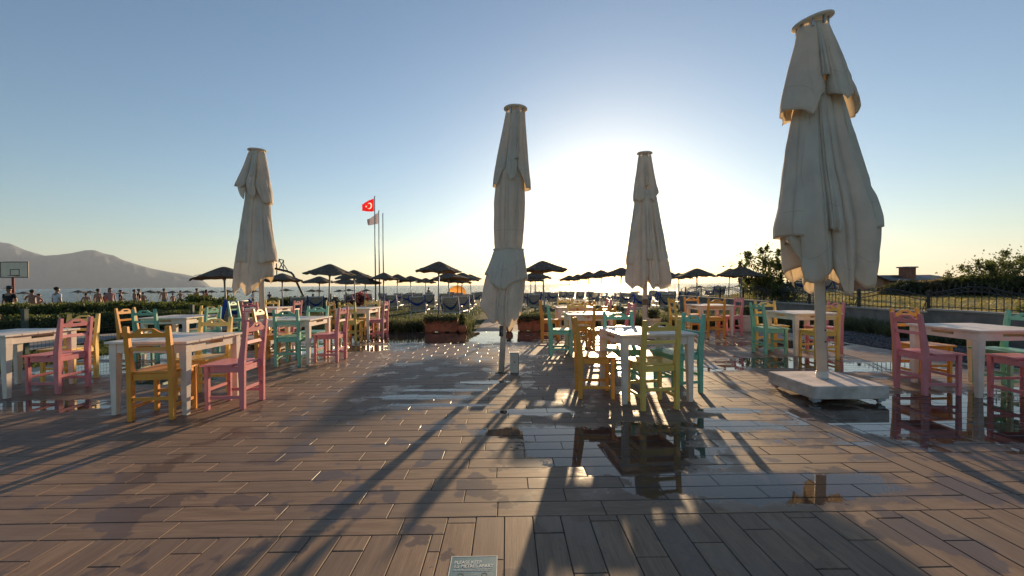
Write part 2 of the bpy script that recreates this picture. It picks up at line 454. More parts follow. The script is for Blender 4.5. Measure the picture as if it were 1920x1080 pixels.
ul = me.uv_layers.new(name='UVMap'); li = np.zeros(len(me.loops), dtype=np.int32); me.loops.foreach_get('vertex_index', li)
ul.data.foreach_set('uv', np.array(uvs, dtype=np.float32)[li].ravel())
structure(link(bpy.data.objects.new('terrace_floor', me)))
b = MB(); b.box(((XS+XE)/2, (YS+YE)/2, -.019), (XE-XS+.02, YE-YS+.02, .03))
structure(b.build('terrace_grout', simple('grout', (.028, .020, .016), .8, .4, 5, .4)))

# ---- brick-paved path to the sea between the flower boxes
def strip(name, pts, m, dz=.012, n=2):
    vs = []; fs = []
    for i, (xa, xb, y) in enumerate(pts):
        vs += [tuple(V(xa, y, 0)), tuple(V(xb, y, 0))]
    vs = [(x, y, lin(y, ZB)+dz) for (x, y, z) in vs]
    fs = [(2*i, 2*i+1, 2*i+3, 2*i+2) for i in range(len(pts)-1)]
    return structure(link(bpy.data.objects.new(name, rawmesh(name, vs, fs, m))))
k = NT('path_paving'); vec = k.obj()
br = k.n('ShaderNodeTexBrick'); k.l(vec, br.inputs['Vector']); br.inputs['Scale'].default_value = 1
br.inputs['Brick Width'].default_value = .24; br.inputs['Row Height'].default_value = .12; br.inputs['Mortar Size'].default_value = .006
br.inputs['Color1'].default_value = (.19, .085, .06, 1); br.inputs['Color2'].default_value = (.15, .07, .055, 1); br.inputs['Mortar'].default_value = (.08, .06, .05, 1)
c = k.mix(k.math('MULTIPLY', k.ramp(k.noise(3, vec, 5), .45, .65), .5), br.outputs[0], (.12, .08, .06)); k.l(c, k.b.inputs['Base Color']); k.b.inputs['Roughness'].default_value = .6
yy_ = [11.42, 11.7, 12, 12.4, 13, 13.5, 16, 20, 26, 34]
strip('path', [(-1.15, .35, y) for y in yy_], k.m, .02)
k = NT('concrete_path'); vec = k.obj()
k.l(k.mix(k.ramp(k.noise(2, vec, 7, .7), .35, .65), (.16, .145, .13), (.27, .25, .23)), k.b.inputs['Base Color']); k.b.inputs['Roughness'].default_value = .9
vs = [tuple(V(x, y, -.012)) for (x, y) in ((-12.6, 2), (-9.75, 2), (-12.4, 11), (-9.8, 11), (-12.2, 14), (-9.2, 14), (-11.5, 18), (-7.0, 18))]
vs = [(x, y, gz(x, y)+.05) for x, y, z in vs]
structure(link(bpy.data.objects.new('side_path', rawmesh('side_path', vs, [(0, 1, 3, 2), (2, 3, 5, 4), (4, 5, 7, 6)], k.m))))

# ---- gravel bed on the right
rs = np.random.RandomState(3)
N = 26000
gxx = rs.uniform(7.12, 9.45, N); gyy = rs.uniform(3.5, 11.3, N)**1.0
s = rs.uniform(.010, .026, N); zz = rs.uniform(-.02, .018, N)
ico = np.array([(0,0,1),(.9,0,.1),(0,.9,-.1),(-.9,0,.15),(0,-.9,.05),(0,0,-1)])
icf = np.array([(0,1,2),(0,2,3),(0,3,4),(0,4,1),(5,2,1),(5,3,2),(5,4,3),(5,1,4)])
ang = rs.uniform(0, 6.28, N); ca_, sa_ = np.cos(ang), np.sin(ang)
st = rs.uniform(.6, 1.3, (N, 3))*s[:, None]
pv = ico[None]*st[:, None, :]
pv = np.stack([pv[..., 0]*ca_[:, None]-pv[..., 1]*sa_[:, None], pv[..., 0]*sa_[:, None]+pv[..., 1]*ca_[:, None], pv[..., 2]], -1)
pv += np.stack([gxx, gyy, zz], -1)[:, None, :]
ff = (icf[None]+(np.arange(N)*6)[:, None, None]).reshape(-1, 3)
k = NT('gravel'); vec = k.obj()
k.l(k.mix(k.ramp(k.noise(26, vec, 2), .35, .65), (.045, .045, .055), (.19, .18, .18)), k.b.inputs['Base Color']); k.b.inputs['Roughness'].default_value = .8
tag(link(bpy.data.objects.new('gravel', rawmesh('gravel', pv.reshape(-1, 3), ff, k.m))), 'dark grey gravel bed between the terrace and the low wall', 'gravel', kind='stuff')
b = MB(); b.box((8.33, 7.2, -.03), (2.42, 8.3, .05)); structure(b.build('gravel_base', M_['soil']))

# ---- haze
b = MB(); b.box((0, 5700, 345), (25000, 12400, 730))
k = NT('haze_air'); k.t.nodes.remove(k.b)
pv_ = k.n('ShaderNodeVolumePrincipled'); pv_.inputs['Color'].default_value = (.68, .80, 1, 1); pv_.inputs['Density'].default_value = 5.5e-5; pv_.inputs['Anisotropy'].default_value = .3
k.l(pv_.outputs[0], k.out.inputs['Volume'])
HAZE = b.build('haze', k.m); HAZE["kind"] = "stuff"; HAZE["label"] = 'pale sea haze over the bay and mountains'; HAZE["category"] = 'haze'
# ================================================================== TABLES AND CHAIRS
def build_chair(colname):
    m = M_[colname]
    r = empty('wooden_chair', (0, 0, 0))
    W, D = .40, .40; hx = W/2-.021
    yR, yF = -D/2+.025, D/2-.02           # sitter faces +Y, back at -Y
    for sx in (-1, 1):                     # rear posts: foot -> seat -> raked top
        b = MB(); x = sx*hx
        prof = [(0, .046, yR), (.20, .052, yR), (.44, .066, yR+.004), (.50, .064, yR+.002), (.905, .032, yR-.050)]
        vs = []; 
        for (z, dy, yc) in prof:
            back = yc-dy/2 if z <= .5 else yc-dy/2
            vs += [(x-.021, back, z), (x+.021, back, z), (x+.021, back+dy, z), (x-.021, back+dy, z)]
        fs = [(3, 2, 1, 0), tuple(len(vs)-4+i for i in range(4))]
        for j in range(len(prof)-1):
            for q in range(4): fs.append((j*4+q, j*4+(q+1) % 4, j*4+4+(q+1) % 4, j*4+4+q))
        b.add(vs, fs); b.build('back_post', m, r, .003)
        b = MB(); b.frus((sx*(W/2-.021), yF, 0), (.036, .036, 0), (sx*(W/2-.021), yF, .445), (.042, .042, 0)); b.build('leg', m, r, .0025)
    b = MB()                               # seat of boards with small gaps
    nb_ = 5; bw = (D+.012)/nb_
    for i in range(nb_):
        yc = -D/2+.035+bw*(i+.5)-.01
        ww = W-.09 if i == 0 else W+.012
        b.box((0, yc+.006, .457), (ww, bw-.004, .020))
    b.build('seat', m, r, .002)
    b = MB()
    b.box((0, yR+.004, .415), (W-.088, .020, .06)); b.box((0, yF+.004, .415), (W-.086, .020, .06))
    for sx in (-1, 1): b.box((sx*(W/2-.018), .002, .415), (.020, D-.12, .06))
    b.build('seat_frame', m, r, .002)
    b = MB()
    b.box((0, yR, .205), (W-.086, .020, .034)); b.build('stretcher', m, r, .002)
    b = MB(); b.box((0, yF, .205), (W-.086, .018, .030)); b.build('stretcher', m, r, .002)
    for sx in (-1, 1):
        b = MB(); b.box((sx*(W/2-.021), 0.0, .125), (.020, D-.09, .032)); b.build('stretcher', m, r, .002)
    def yb(z): return yR-.016*0 - .052*(z-.50)/.405 + .0
    b = MB(); b.box((0, yb(.685), .685), (W-.086, .020, .036), Matrix.Rotation(-.12, 3, 'X')); b.build('back_rail', m, r, .002)
    # crest rail: humped top with a slot hand-hold
    hw = W/2-.042; N = 40; b = MB(); th = .022
    def top(u):                             # u in -1..1
        a = abs(u)
        return lin(a, [(0, .884), (.30, .884), (.36, .882), (.46, .873), (.62, .853), (.76, .842), (.88, .839), (1, .846)])
    bot = .795
    su = .30
    xs = sorted(set([i*2/N-1 for i in range(N+1)] + [-su, su, -su*.93, su*.93]))
    for x0, x1 in zip(xs, xs[1:]):
        cells = []
        if abs(x0+x1)/2 < su:
            def so(u): return .862 if abs(u) < su*.94 else .853
            def si(u): return .836 if abs(u) < su*.94 else .845
            cells.append((bot, bot, si(x0), si(x1))); cells.append((so(x0), so(x1), top(x0), top(x1)))
        else: cells.append((bot, bot, top(x0), top(x1)))
        for (a0, a1, c0, c1) in cells:
            pts = []
            for (u, z) in ((x0, a0), (x1, a1), (x1, c1), (x0, c0)):
                pts.append((u*hw, yb(z)-th/2, z))
            q = pts+[(p[0], p[1]+th, p[2]) for p in pts]
            b.add(q, [(0, 1, 2, 3), (7, 6, 5, 4), (0, 4, 5, 1), (3, 2, 6, 7)])
    # slot ends
    for s_ in (-1, 1):
        u = s_*su; q = [(u*hw, yb(.845)-th/2, .845), (u*hw, yb(.853)-th/2, .853)]
        b.add(q+[(p[0], p[1]+th, p[2]) for p in q], [(0, 1, 3, 2)])
    b.build('crest_rail', m, r, 0)
    return r

def build_table():
    m = M_['white']; r = empty('wooden_table', (0, 0, 0))
    S = .84; H = .735
    b = MB(); n = 5; bw = S/n
    for i in range(n): b.box((0, -S/2+bw*(i+.5), H-.011), (S, bw-.0045, .022))
    b.build('tabletop', m, r, .002)
    for sx in (-1, 1):
        for sy in (-1, 1):
            b = MB(); c = S/2-.062
            b.frus((sx*(c+.004), sy*(c+.004), 0), (.048, .048, 0), (sx*c, sy*c, H-.115), (.074, .074, 0))
            b.frus((sx*c, sy*c, H-.1148), (.074, .074, 0), (sx*c, sy*c, H-.0235), (.074, .074, 0))
            b.build('leg', m, r, .003)
    for kk in range(4):
        b = MB(); L = S-.124-.076; R = Matrix.Rotation(kk*math.pi/2, 3, 'Z'); yc = -(S/2-.045)
        sl = .125; z0, z1 = H-.115, H-.024
        for (xa, xb, za, zb) in ((-L/2, -sl, z0, z1), (sl, L/2, z0, z1), (-sl, sl, z1-.018, z1), (-sl, sl, z0, z1-.048)):
            b.box(R @ Vector(((xa+xb)/2, yc, (za+zb)/2)), (xb-xa, .02, zb-za), R)
        b.build('apron', m, r, 0)
    return r

TABLES = [  # x, y, rot deg, description, chairs {side:(colour, dx, dy, drot)}; sides N far, S near, E right, W left
 (-6.22, 5.20, 0, 'table cut by the left edge', [('E', 'pink', -5.64, 5.20, 0), ('N', 'yellow', -6.05, 5.72, 8)]),
 (-3.60, 4.53, -2, 'nearest left table', [('S', 'orange', -3.48, 4.17, 8), ('E', 'pink', -2.98, 4.50, 2), ('N', 'yellow', -3.60, 4.86, 0)]),
 (-6.15, 7.75, 2, 'left table by the wire fence', [('W', 'orange', -6.86, 7.66, 0), ('S', 'teal', -6.28, 7.34, 4), ('N', 'yellow', -6.0, 8.10, 0), ('E', 'teal', -5.74, 7.74, 0)]),
 (-3.65, 7.10, 0, 'middle left table', [('S', 'teal', -3.57, 6.80, 2), ('E', 'pink', -3.10, 7.14, 0), ('N', 'teal', -3.60, 7.52, -2), ('W', 'orange', -4.05, 7.08, 3)]),
 (-3.75, 10.20, 0, 'far left table nearest the flower boxes', [('S', 'yellow', -3.72, 9.66, -2), ('E', 'pink', -3.25, 10.10, 0), ('W', 'orange', -4.12, 10.05, 4), ('N', 'yellow', -3.62, 10.62, 0)]),
 (-6.25, 10.80, 0, 'far left table behind the left parasol', [('S', 'pink', -6.20, 10.10, 0), ('W', 'teal', -6.98, 10.80, 0), ('N', 'yellow', -6.50, 11.12, 0), ('E', 'pink', -5.72, 10.75, 0)]),
 (1.50, 4.80, 6, 'nearest table right of centre', [('S', 'yellow', 1.45, 4.36, 8), ('W', 'orange', .93, 4.79, -3), ('E', 'teal', 1.96, 4.97, 14), ('N', 'teal', 1.40, 5.32, 0)]),
 (1.40, 7.75, 0, 'second table right of centre', [('S', 'orange', 1.57, 7.36, 2), ('W', 'teal', .86, 7.50, -2), ('E', 'pink', 2.03, 7.85, 3), ('N', 'yellow', 1.30, 8.20, 0)]),
 (1.45, 9.95, 0, 'farthest table right of centre', [('W', 'orange', .86, 9.60, 0), ('N', 'yellow', 1.34, 10.42, 0), ('E', 'pink', 2.12, 10.10, 3), ('S', 'orange', 1.62, 9.35, -3)]),
 (4.85, 10.30, 0, 'far right table before the white pot', [('W', 'yellow', 4.06, 10.10, 0), ('N', 'orange', 4.75, 10.88, 0), ('S', 'orange', 4.72, 9.84, -4), ('E', 'pink', 5.34, 10.25, 0)]),
 (5.20, 7.52, 1, 'right table behind the near parasol', [('W', 'teal', 4.58, 7.47, 2), ('S', 'yellow', 5.10, 6.97, 2), ('N', 'yellow', 4.92, 7.95, -3), ('E', 'pink', 5.66, 7.60, 0)]),
 (5.40, 4.88, 0, 'table cut by the right edge', [('W', 'pink', 4.75, 4.80, -3), ('N', 'orange', 5.30, 5.42, 3), ('S', 'pink', 5.38, 4.37, 0), ('E', 'teal', 5.80, 4.90, 0)]),
]
protoC = {}; protoT = None
SW = {'N': 'far side', 'S': 'near side', 'E': 'right side', 'W': 'left side'}
CN = {'teal': 'mint green', 'pink': 'pink', 'orange': 'orange', 'yellow': 'yellow'}
RZ = {'S': 0, 'N': 180, 'E': 90, 'W': -90}
for (tx, ty, trot, desc, chairs) in TABLES:
    if protoT is None: protoT = t = build_table()
    else: t = copy_tree(protoT)
    t.location = V(tx, ty, .001); t.rotation_euler = (0, 0, rad(trot)-psi)
    tag(t, 'square white wooden table, the ' + desc, 'table', 'white tables on the terrace')
    for (sd, cn, cx, cy, dr) in chairs:
        if cn not in protoC: protoC[cn] = c = build_chair(cn)
        else: c = copy_tree(protoC[cn])
        c.location = V(cx, cy, .001); c.rotation_euler = (0, 0, rad(RZ[sd]+dr)-psi)
        tag(c, '%s chair on the %s of the %s' % (CN[cn], SW[sd], desc), 'chair', 'painted wooden chairs round the white tables')

# ================================================================== CLOSED PARASOLS
def hemz(h, s):                            # h list of z over s in -1..1
    n = len(h)-1; t = (s+1)/2*n; i = min(n-1, max(0, int(t))); return h[i]+(h[i+1]-h[i])*(t-i)
def closed_parasol(spec, label, X, Y):
    pole_x, kx, zf, pole_r = spec['pole_x'], spec['kx'], spec['z'], spec['pr']
    root = empty('closed_parasol', V(X, Y, .001), -psi, label, 'parasol', 'closed white parasols on the terrace')
    rnd = random.Random(spec['seed'])
    skins = []
    for tier in spec['tiers']:
        P = [(zf(cy), (xl-pole_x)*kx, (xr-pole_x)*kx) for cy, xl, xr in tier['prof']]
        P.sort()
        xl_ = [(p[0], p[1]) for p in P]; xr_ = [(p[0], p[2]) for p in P]
        zt = P[-1][0]
        def cen(z): return (lin(z, xl_)+lin(z, xr_))/2
        def hwid(z): return (lin(z, xr_)-lin(z, xl_))/2
        lobes = []
        for (xa, xb, ro, hem) in tier['lobes']:
            hz_ = [zf(h) for h in hem]; zm = sum(hz_)/len(hz_)
            zq = max(zm, P[0][0]); c0, h0 = cen(zq), hwid(zq)
            def th(x):
                u = ((x-pole_x)*kx-c0)/h0
                return -math.acos(max(-1, min(1, u)))
            a = th(xa) if xa is not None else -math.pi-.75
            b_ = th(xb) if xb is not None else .75
            if a <= -math.pi+.02: a = -math.pi-.6
            if b_ >= -.02: b_ = .6
            fa = xa if xa is not None else c0/kx+pole_x-h0/kx; fb = xb if xb is not None else c0/kx+pole_x+h0/kx
            lobes.append((a-.05, b_+.05, ro, hz_, (fa, fb, c0, h0)))
        for (a, b_, ro, hem) in tier.get('back', []):
            lobes.append((rad(a), rad(b_), ro, [zf(h) for h in hem], None))
        mb = MB()
        hd = []
        for (a, b_, ro, hz_, fr) in lobes:
            ns = 60; nv = 44; base = len(mb.v); ph = rnd.uniform(0, 6); kk = rnd.uniform(3.2, 7); am = rnd.uniform(.05, .10); lean = rnd.uniform(-.35, .35)
            cr_ = [(rnd.uniform(-.8, .8), rnd.uniform(-.25, .25), rnd.uniform(.03, .07), rnd.uniform(.05, .12)) for _ in range(rnd.choice([2, 3, 3]))]
            for j in range(nv+1):
                v = j/nv
                for i in range(ns+1):
                    s = -1+2*i/ns
                    t = a+(b_-a)*(s+1)/2
                    if fr:
                        fa, fb, fc, fh = fr; xx = (fc+fh*math.cos(t))/kx+pole_x
                        if t < -math.pi: xx = fa+(fa-xx)*0+abs(t+math.pi)*(fb-fa)*.25
                        if t > 0: xx = fb-abs(t)*(fb-fa)*.25
                        q_ = max(-1, min(1, 2*(xx-fa)/max(1e-3, fb-fa)-1)); zh = hemz(hz_, q_)
                    else: zh = hemz(hz_, s)
                    z = zt+(zh-zt)*v
                    h0 = hwid(z); c0 = cen(z); q = tier.get('flat', .8)
                    R = 1/math.sqrt((math.cos(t)/h0)**2+(math.sin(t)/(h0*q))**2)
                    ri = 1-(1-tier.get('ri', .62))*min(1, v*2.2+.10)
                    ss = abs(s)**kk
                    fv = math.sin(min(1, v*1.5)*math.pi*.5)
                    sub = 1 - am*.35*(.5+.5*math.cos((s*2.3+lean*v*2)*math.pi))*fv
                    for (c1, dr, wd, dp) in cr_:         # sharp vertical creases that drift and fade
                        e_ = (s-c1-dr*v)/wd
                        sub -= dp*math.exp(-abs(e_)**1.3)*fv*(1-.55*v*v)
                    rr = R*ro*spec.get('wf', 1)*(ri+(1-ri)*(1-ss))*sub
                    rr *= 1 + .055*math.sin(s*6.5+ph)*v**5 + .030*mnoise.noise(Vector((t*2.2+ph, z*1.7, ph))) + .010*mnoise.noise(Vector((t*7+ph, z*6, ph))) - .035*max(0, .22-abs(mnoise.noise(Vector((t*1.6+z*.9+ph, z*1.1-t*.5, ph)))))/.22*fv
                    if v > .93: rr *= 1-.03*(v-.93)/.07
                    hd.append(z-zh+.4*abs(s)**2*0)
                    mb.v.append((c0+rr*math.cos(t), rr*math.sin(t), z + .012*mnoise.noise(Vector((t*3, z*3, ph)))*(v)))
            for j in range(nv):
                for i in range(ns):
                    p = base+j*(ns+1)+i
                    mb.f.append((p, p+ns+1, p+ns+2, p+1))
        nm = tier['name']
        me = bpy.data.meshes.new(nm); me.from_pydata(mb.v, [], mb.f)
        bm = bmesh.new(); bm.from_mesh(me)
        bmesh.ops.recalc_face_normals(bm, faces=bm.faces)
        bm.to_mesh(me); bm.free()
        me.polygons.foreach_set('use_smooth', [True]*len(me.polygons)); me.materials.append(M_['canvas'])
        fa_ = me.attributes.new('hem', 'FLOAT', 'POINT'); fa_.data.foreach_set('value', hd)
        oo = link(bpy.data.objects.new(nm, me), root); sm = oo.modifiers.new('thick', 'SOLIDIFY'); sm.thickness = .0025
        if 'belt' in tier:
            zb = zf(tier['belt']); b = MB(); pts = []
            for i in range(37):
                t = i/36*2*math.pi; pts.append((cen(zb)+hwid(zb)*.99*math.cos(t), hwid(zb)*.8*math.sin(t), zb+.01*math.sin(t*3)))
            b.tube(pts, .012, 8, False); b.build('tie_strap', M_['canvas'], root, 0, True)
    # pole, leaning as in the place
    ztop = zf(spec['cap'][0]); cx = ((spec['cap'][1]+spec['cap'][2])/2-pole_x)*kx; cr = (spec['cap'][2]-spec['cap'][1])/2*kx
    zb = spec.get('zb', 0.0)
    b = MB(); b.tube([(spec.get('fx', 0), 0, zb), (cx, 0, ztop-.02)], pole_r, 20); b.build('pole', M_['pole'], root, 0, True)
    # vent cap: shallow disc standing on struts
    tilt = Matrix.Rotation(rad(spec.get('tilt', 0)), 3, 'Y') @ Matrix.Rotation(rad(3), 3, 'X')
    b = MB()
    prof = [(0, .02), (cr*.6, .016), (cr*.94, .006), (cr, -.004), (cr, -.022), (cr*.93, -.026), (cr*.6, -.02), (0, -.02)]
    b.lathe(prof, 40); b.v = [tuple(tilt @ Vector(v)+Vector((cx, 0, ztop+.01))) for v in b.v]
    cap = b.build('cap', M_['canvas'], root, 0, True)
    for q in range(8):
        b = MB(); t = q*math.pi/4+.2; p = Vector((math.cos(t)*cr*.72, math.sin(t)*cr*.72, 0))
        b.box(tilt @ p+Vector((cx, 0, ztop-.045)), (.022, .022, .10), Matrix.Rotation(t, 3, 'Z'))
        b.build('strut', M_['grey_metal'], cap)
    return root, ztop

def plate(root, w, d, h, rot, wheels=True, foot=(0, 0)):
    r = Matrix.Rotation(rot, 3, 'Z')
    c = Vector(foot)
    cv = Vector((c[0], c[1], 0))
    b = MB(); b.box(cv+Vector((0, -.03, .055+h/2)), (w, d, h), r); p = b.build('base', M_['plate'], root, .006)
    b = MB(); b.tube([cv+Vector((0, 0, .055+h)), cv+Vector((0, 0, .055+h+.05))], .062, 24); b.tube([cv+Vector((0, 0, .055+h+.05)), cv+Vector((0, 0, .055+h+.075))], .055, 24); b.build('collar', M_['pole'], root, .002)
    for sx in (-1, 1):
        for sy in (-1, 1):
            q = r @ Vector((sx*(w/2-.06), sy*(d/2-.06), 0))+cv
            b = MB(); b.box(q+Vector((0, -.03, .040)), (.075, .075, .028), r); b.tube([q+Vector((-.014, -.03, .022)), q+Vector((.014, -.03, .022))], .021, 14); b.build('caster', M_['grey_metal'], root)
    for q, an in ((Vector((0, -d/2-.032, 0)), 0), (Vector((-w/2-.002, -.03, 0)), math.pi/2)):
        b = MB(); b.box(r @ q+cv+Vector((0, 0, .055+h*.8)), (.16, .012, .012), r @ Matrix.Rotation(an, 3, 'Z')); b.build('handle', M_['plate'], root)

sp4 = dict(wf=.93, pole_x=254, kx=.00334, z=lambda c: 1.27+(530-c/1.8)*.00601, pr=.052, seed=4, zb=.22, fx=0, cap=(80, 163, 284), tilt=-13, tiers=[
 dict(name='upper_canopy', ri=.60, prof=[(98, 176, 278), (150, 163, 300), (200, 148, 322), (300, 121, 358), (388, 97, 382), (425, 90, 388)],
      lobes=[(None, 196, 1.0, [388, 400, 424, 360, 345]), (222, 336, 1.0, [352, 364, 380, 362, 342]), (190, 224, .97, [293, 294, 293]), (318, None, .98, [285, 300, 335, 372, 400]), (322, 345, .9, [292, 298, 285])],
      back=[(20, 95, .95, [370, 400, 360]), (85, 165, .95, [360, 395, 350])]),
 dict(name='canopy', ri=.58, prof=[(300, 175, 312), (420, 157, 336), (500, 140, 358), (600, 122, 388), (700, 108, 424), (765, 98, 442), (860, 112, 441), (905, 116, 441), (955, 126, 438), (1000, 134, 434)],
      lobes=[(None, 150, .95, [815, 880, 955, 950, 930]), (126, 205, 1.0, [940, 960, 952, 930, 900]), (196, 300, 1.0, [905, 950, 992, 1000, 955, 925]), (282, 440, .99, [930, 955, 976, 972, 950, 925, 905]), (395, None, .93, [900, 905, 880, 890])],
      back=[(10, 70, .93, [880, 960, 930]), (55, 120, .95, [940, 998, 950]), (105, 175, .9, [930, 975, 900])]),
 dict(name='canopy_flap', ri=.90, prof=[(330, 172, 316), (420, 150, 342), (500, 136, 364), (600, 120, 394), (700, 104, 430), (765, 95, 449), (805, 92, 452)],
      lobes=[(None, 118, 1.0, [803, 805, 806, 808]), (176, 212, 1.01, [790, 796, 800, 794]), (384, None, 1.0, [785, 782, 775, 766])], back=[])])
sp2 = dict(wf=.95, pole_x=160, kx=.003875, z=lambda c: 1.27+(353.7-c/2)*.00775, pr=.042, seed=2, zb=0, fx=-.01, cap=(52, 175, 263), tilt=2, tiers=[
 dict(name='upper_canopy', ri=.62, prof=[(66, 180, 257), (150, 161, 263), (250, 140, 271), (340, 121, 280), (360, 119, 281)],
      lobes=[(None, 168, .99, [335, 345, 290, 278]), (164, 232, 1.0, [282, 312, 333, 325, 300]), (206, 238, 1.03, [245, 252, 246]), (232, None, .99, [268, 300, 356, 352])],
      back=[(20, 95, .95, [300, 340, 300]), (85, 165, .95, [300, 340, 300])]),
 dict(name='canopy', ri=.86, flat=.85, prof=[(240, 158, 246), (290, 146, 250), (330, 138, 254), (400, 130, 257), (500, 128, 253), (560, 131, 247), (578, 132, 244)], belt=576,
      lobes=[(None, 150, .99, [578, 578]), (146, 186, 1.0, [578, 578]), (180, 226, 1.0, [578, 578]), (220, None, .99, [578, 578])], back=[(10, 80, .97, [578, 578]), (70, 170, .97, [578, 578])]),
 dict(name='canopy_skirt', ri=.66, prof=[(574, 133, 244), (600, 120, 250), (640, 106, 257), (690, 90, 260), (740, 80, 254), (790, 74, 249), (830, 76, 248), (850, 80, 247), (880, 86, 245)],
      lobes=[(None, 136, .98, [790, 822, 845, 848, 835]), (132, 180, .95, [838, 850, 858, 850]), (172, 244, 1.0, [848, 862, 880, 862, 835, 820]), (226, None, .97, [800, 838, 820, 800])],
      back=[(10, 80, .9, [800, 850, 820]), (70, 170, .9, [820, 856, 820])]),
 dict(name='canopy_flap', ri=.90, prof=[(576, 132, 246), (620, 114, 255), (660, 96, 262), (705, 84, 268), (730, 84, 268)],
      lobes=[(None, 118, 1.02, [672, 680, 688, 700]), (106, 182, 1.03, [702, 716, 726, 722]), (176, None, 1.02, [726, 712, 700, 690, 688])], back=[])])
sp1 = dict(wf=.97, pole_x=263, kx=.00325, z=lambda c: 1.27+(277.4-c/3.6)*.0117, pr=.052, seed=11, zb=.22, fx=0, cap=(80, 183, 298), tilt=1, tiers=[
 dict(name='upper_canopy', ri=.60, prof=[(92, 186, 294), (200, 144, 312), (322, 90, 334), (430, 104, 348)],
      lobes=[(None, 192, 1.0, [322, 330, 350, 400, 428, 345]), (150, 206, .98, [345, 350, 340, 325]), (216, 296, 1.0, [385, 400, 418, 385]), (228, 278, 1.05, [262, 276, 278]), (290, None, .97, [330, 380, 445, 440])],
      back=[(20, 95, .95, [370, 400, 360]), (85, 165, .95, [360, 410, 350])]),
 dict(name='canopy', ri=.62, prof=[(300, 168, 300), (420, 154, 314), (600, 120, 326), (750, 98, 342), (900, 70, 348), (1000, 63, 346), (1060, 61, 344)],
      lobes=[(None, 142, .98, [990, 1035, 1055, 1040, 985]), (138, 325, 1.0, [982, 1000, 1040, 1064, 1040, 1000, 960]), (300, None, .95, [960, 975, 940, 930])],
      back=[(10, 80, .93, [900, 980, 930]), (70, 170, .93, [930, 1030, 960])]),
 dict(name='canopy_flap', ri=.90, prof=[(330, 164, 304), (420, 150, 318), (600, 116, 332), (750, 94, 356), (850, 82, 370)],
      lobes=[(122, 212, 1.02, [834, 836, 838]), (308, None, 1.0, [832, 850, 836, 828])], back=[])])
sp3 = dict(wf=.97, pole_x=225, kx=.0037, z=lambda c: 1.27+(261.5-c/3.273)*.0121, pr=.052, seed=21, zb=.22, fx=0, cap=(60, 183, 275), tilt=1, tiers=[
 dict(name='upper_canopy', ri=.62, prof=[(76, 190, 270), (200, 170, 292), (305, 154, 316), (345, 149, 316), (375, 152, 308)],
      lobes=[(None, 212, 1.0, [340, 368, 350, 300]), (208, 240, .98, [268, 270, 268]), (234, None, 1.0, [320, 345, 355, 372, 330, 305])],
      back=[(10, 95, .95, [330, 370, 340]), (85, 170, .95, [330, 370, 340])]),
 dict(name='canopy', ri=.60, prof=[(290, 172, 296), (370, 164, 303), (500, 142, 330), (600, 128, 350), (700, 115, 370), (780, 103, 385), (835, 95, 396), (895, 90, 399)],
      lobes=[(None, 150, .98, [850, 895, 870, 880, 840]), (140, 208, .95, [880, 890, 850, 800]), (202, 304, 1.0, [840, 880, 895, 870, 870, 800]), (298, None, 1.0, [870, 893, 885, 862, 835])],
      back=[(10, 80, .93, [820, 880, 840]), (70, 170, .93, [830, 880, 830])]),
 dict(name='canopy_flap', ri=.90, prof=[(330, 168, 302), (500, 138, 334), (600, 124, 354), (720, 110, 376)],
      lobes=[(None, 130, 1.0, [740, 745, 735]), (196, 245, 1.03, [716, 720, 714]), (310, None, 1.0, [725, 715, 705])], back=[])])
u4, z4 = closed_parasol(sp4, 'tallest and nearest closed canvas parasol on a square white wheeled base, right', (1541-960)/785*4.72, 4.72)
plate(u4, .79, .76, .135, rad(0), foot=(0, 0))
b = MB()
for z in (.73, .60): b.tube([(0, -.050, z), (0, -.056, z)], .009, 10)
b.build('bolt', M_['dark'], u4)
u2, z2 = closed_parasol(sp2, 'closed canvas parasol tied at the middle, leaning, centre of the terrace', (940-960)/785*6.08, 6.08)
b = MB(); b.tube([(.005, 0, .52), (.012, 0, .67)], .0445, 20); lab = b.build('pole_sticker', simple('sticker_black', (.03, .03, .033), .4), u2, 0, True)
b = MB()
for i in range(7):
    b.box((.008, -.0465, .54+i*.018), (.045-.012*(i % 3), .0015, .004))
b.build('print', simple('sticker_print', (.4, .4, .38), .5), u2)
b = MB(); b.box((0, 0, .004), (.20, .18, .006)); b.build('ground_socket', simple('socket', (.12, .09, .07), .7), u2)
u1, z1 = closed_parasol(sp1, 'closed canvas parasol on a white base plate at left, behind the tables', (492-960)/785*9.2, 9.2)
plate(u1, .86, .86, .12, 0)
u3, z3 = closed_parasol(sp3, 'closed canvas parasol nearest the sun, right of centre', (1209-960)/785*9.5, 9.5)
plate(u3, .86, .86, .12, 0)
b = MB(); b.box((0, -.03, .85), (.13, .09, .13)); b.build('crank_box', simple('rusty_clamp', (.16, .10, .06), .6), u3, .01)
# ================================================================== BEACH FURNITURE
ORD = ['first', 'second', 'third', 'fourth', 'fifth', 'sixth', 'seventh', 'eighth', 'ninth', 'tenth', 'eleventh', 'twelfth', 'thirteenth', 'fourteenth', 'fifteenth',
       'sixteenth', 'seventeenth', 'eighteenth', 'nineteenth', 'twentieth', 'twenty-first', 'twenty-second', 'twenty-third', 'twenty-fourth', 'twenty-fifth', 'twenty-sixth', 'twenty-seventh', 'twenty-eighth', 'twenty-ninth', 'thirtieth']
def on_ground(px, d):
    p = V((px-960)/785*d, d); return Vector((p.x, p.y, gz(p.x, p.y)))
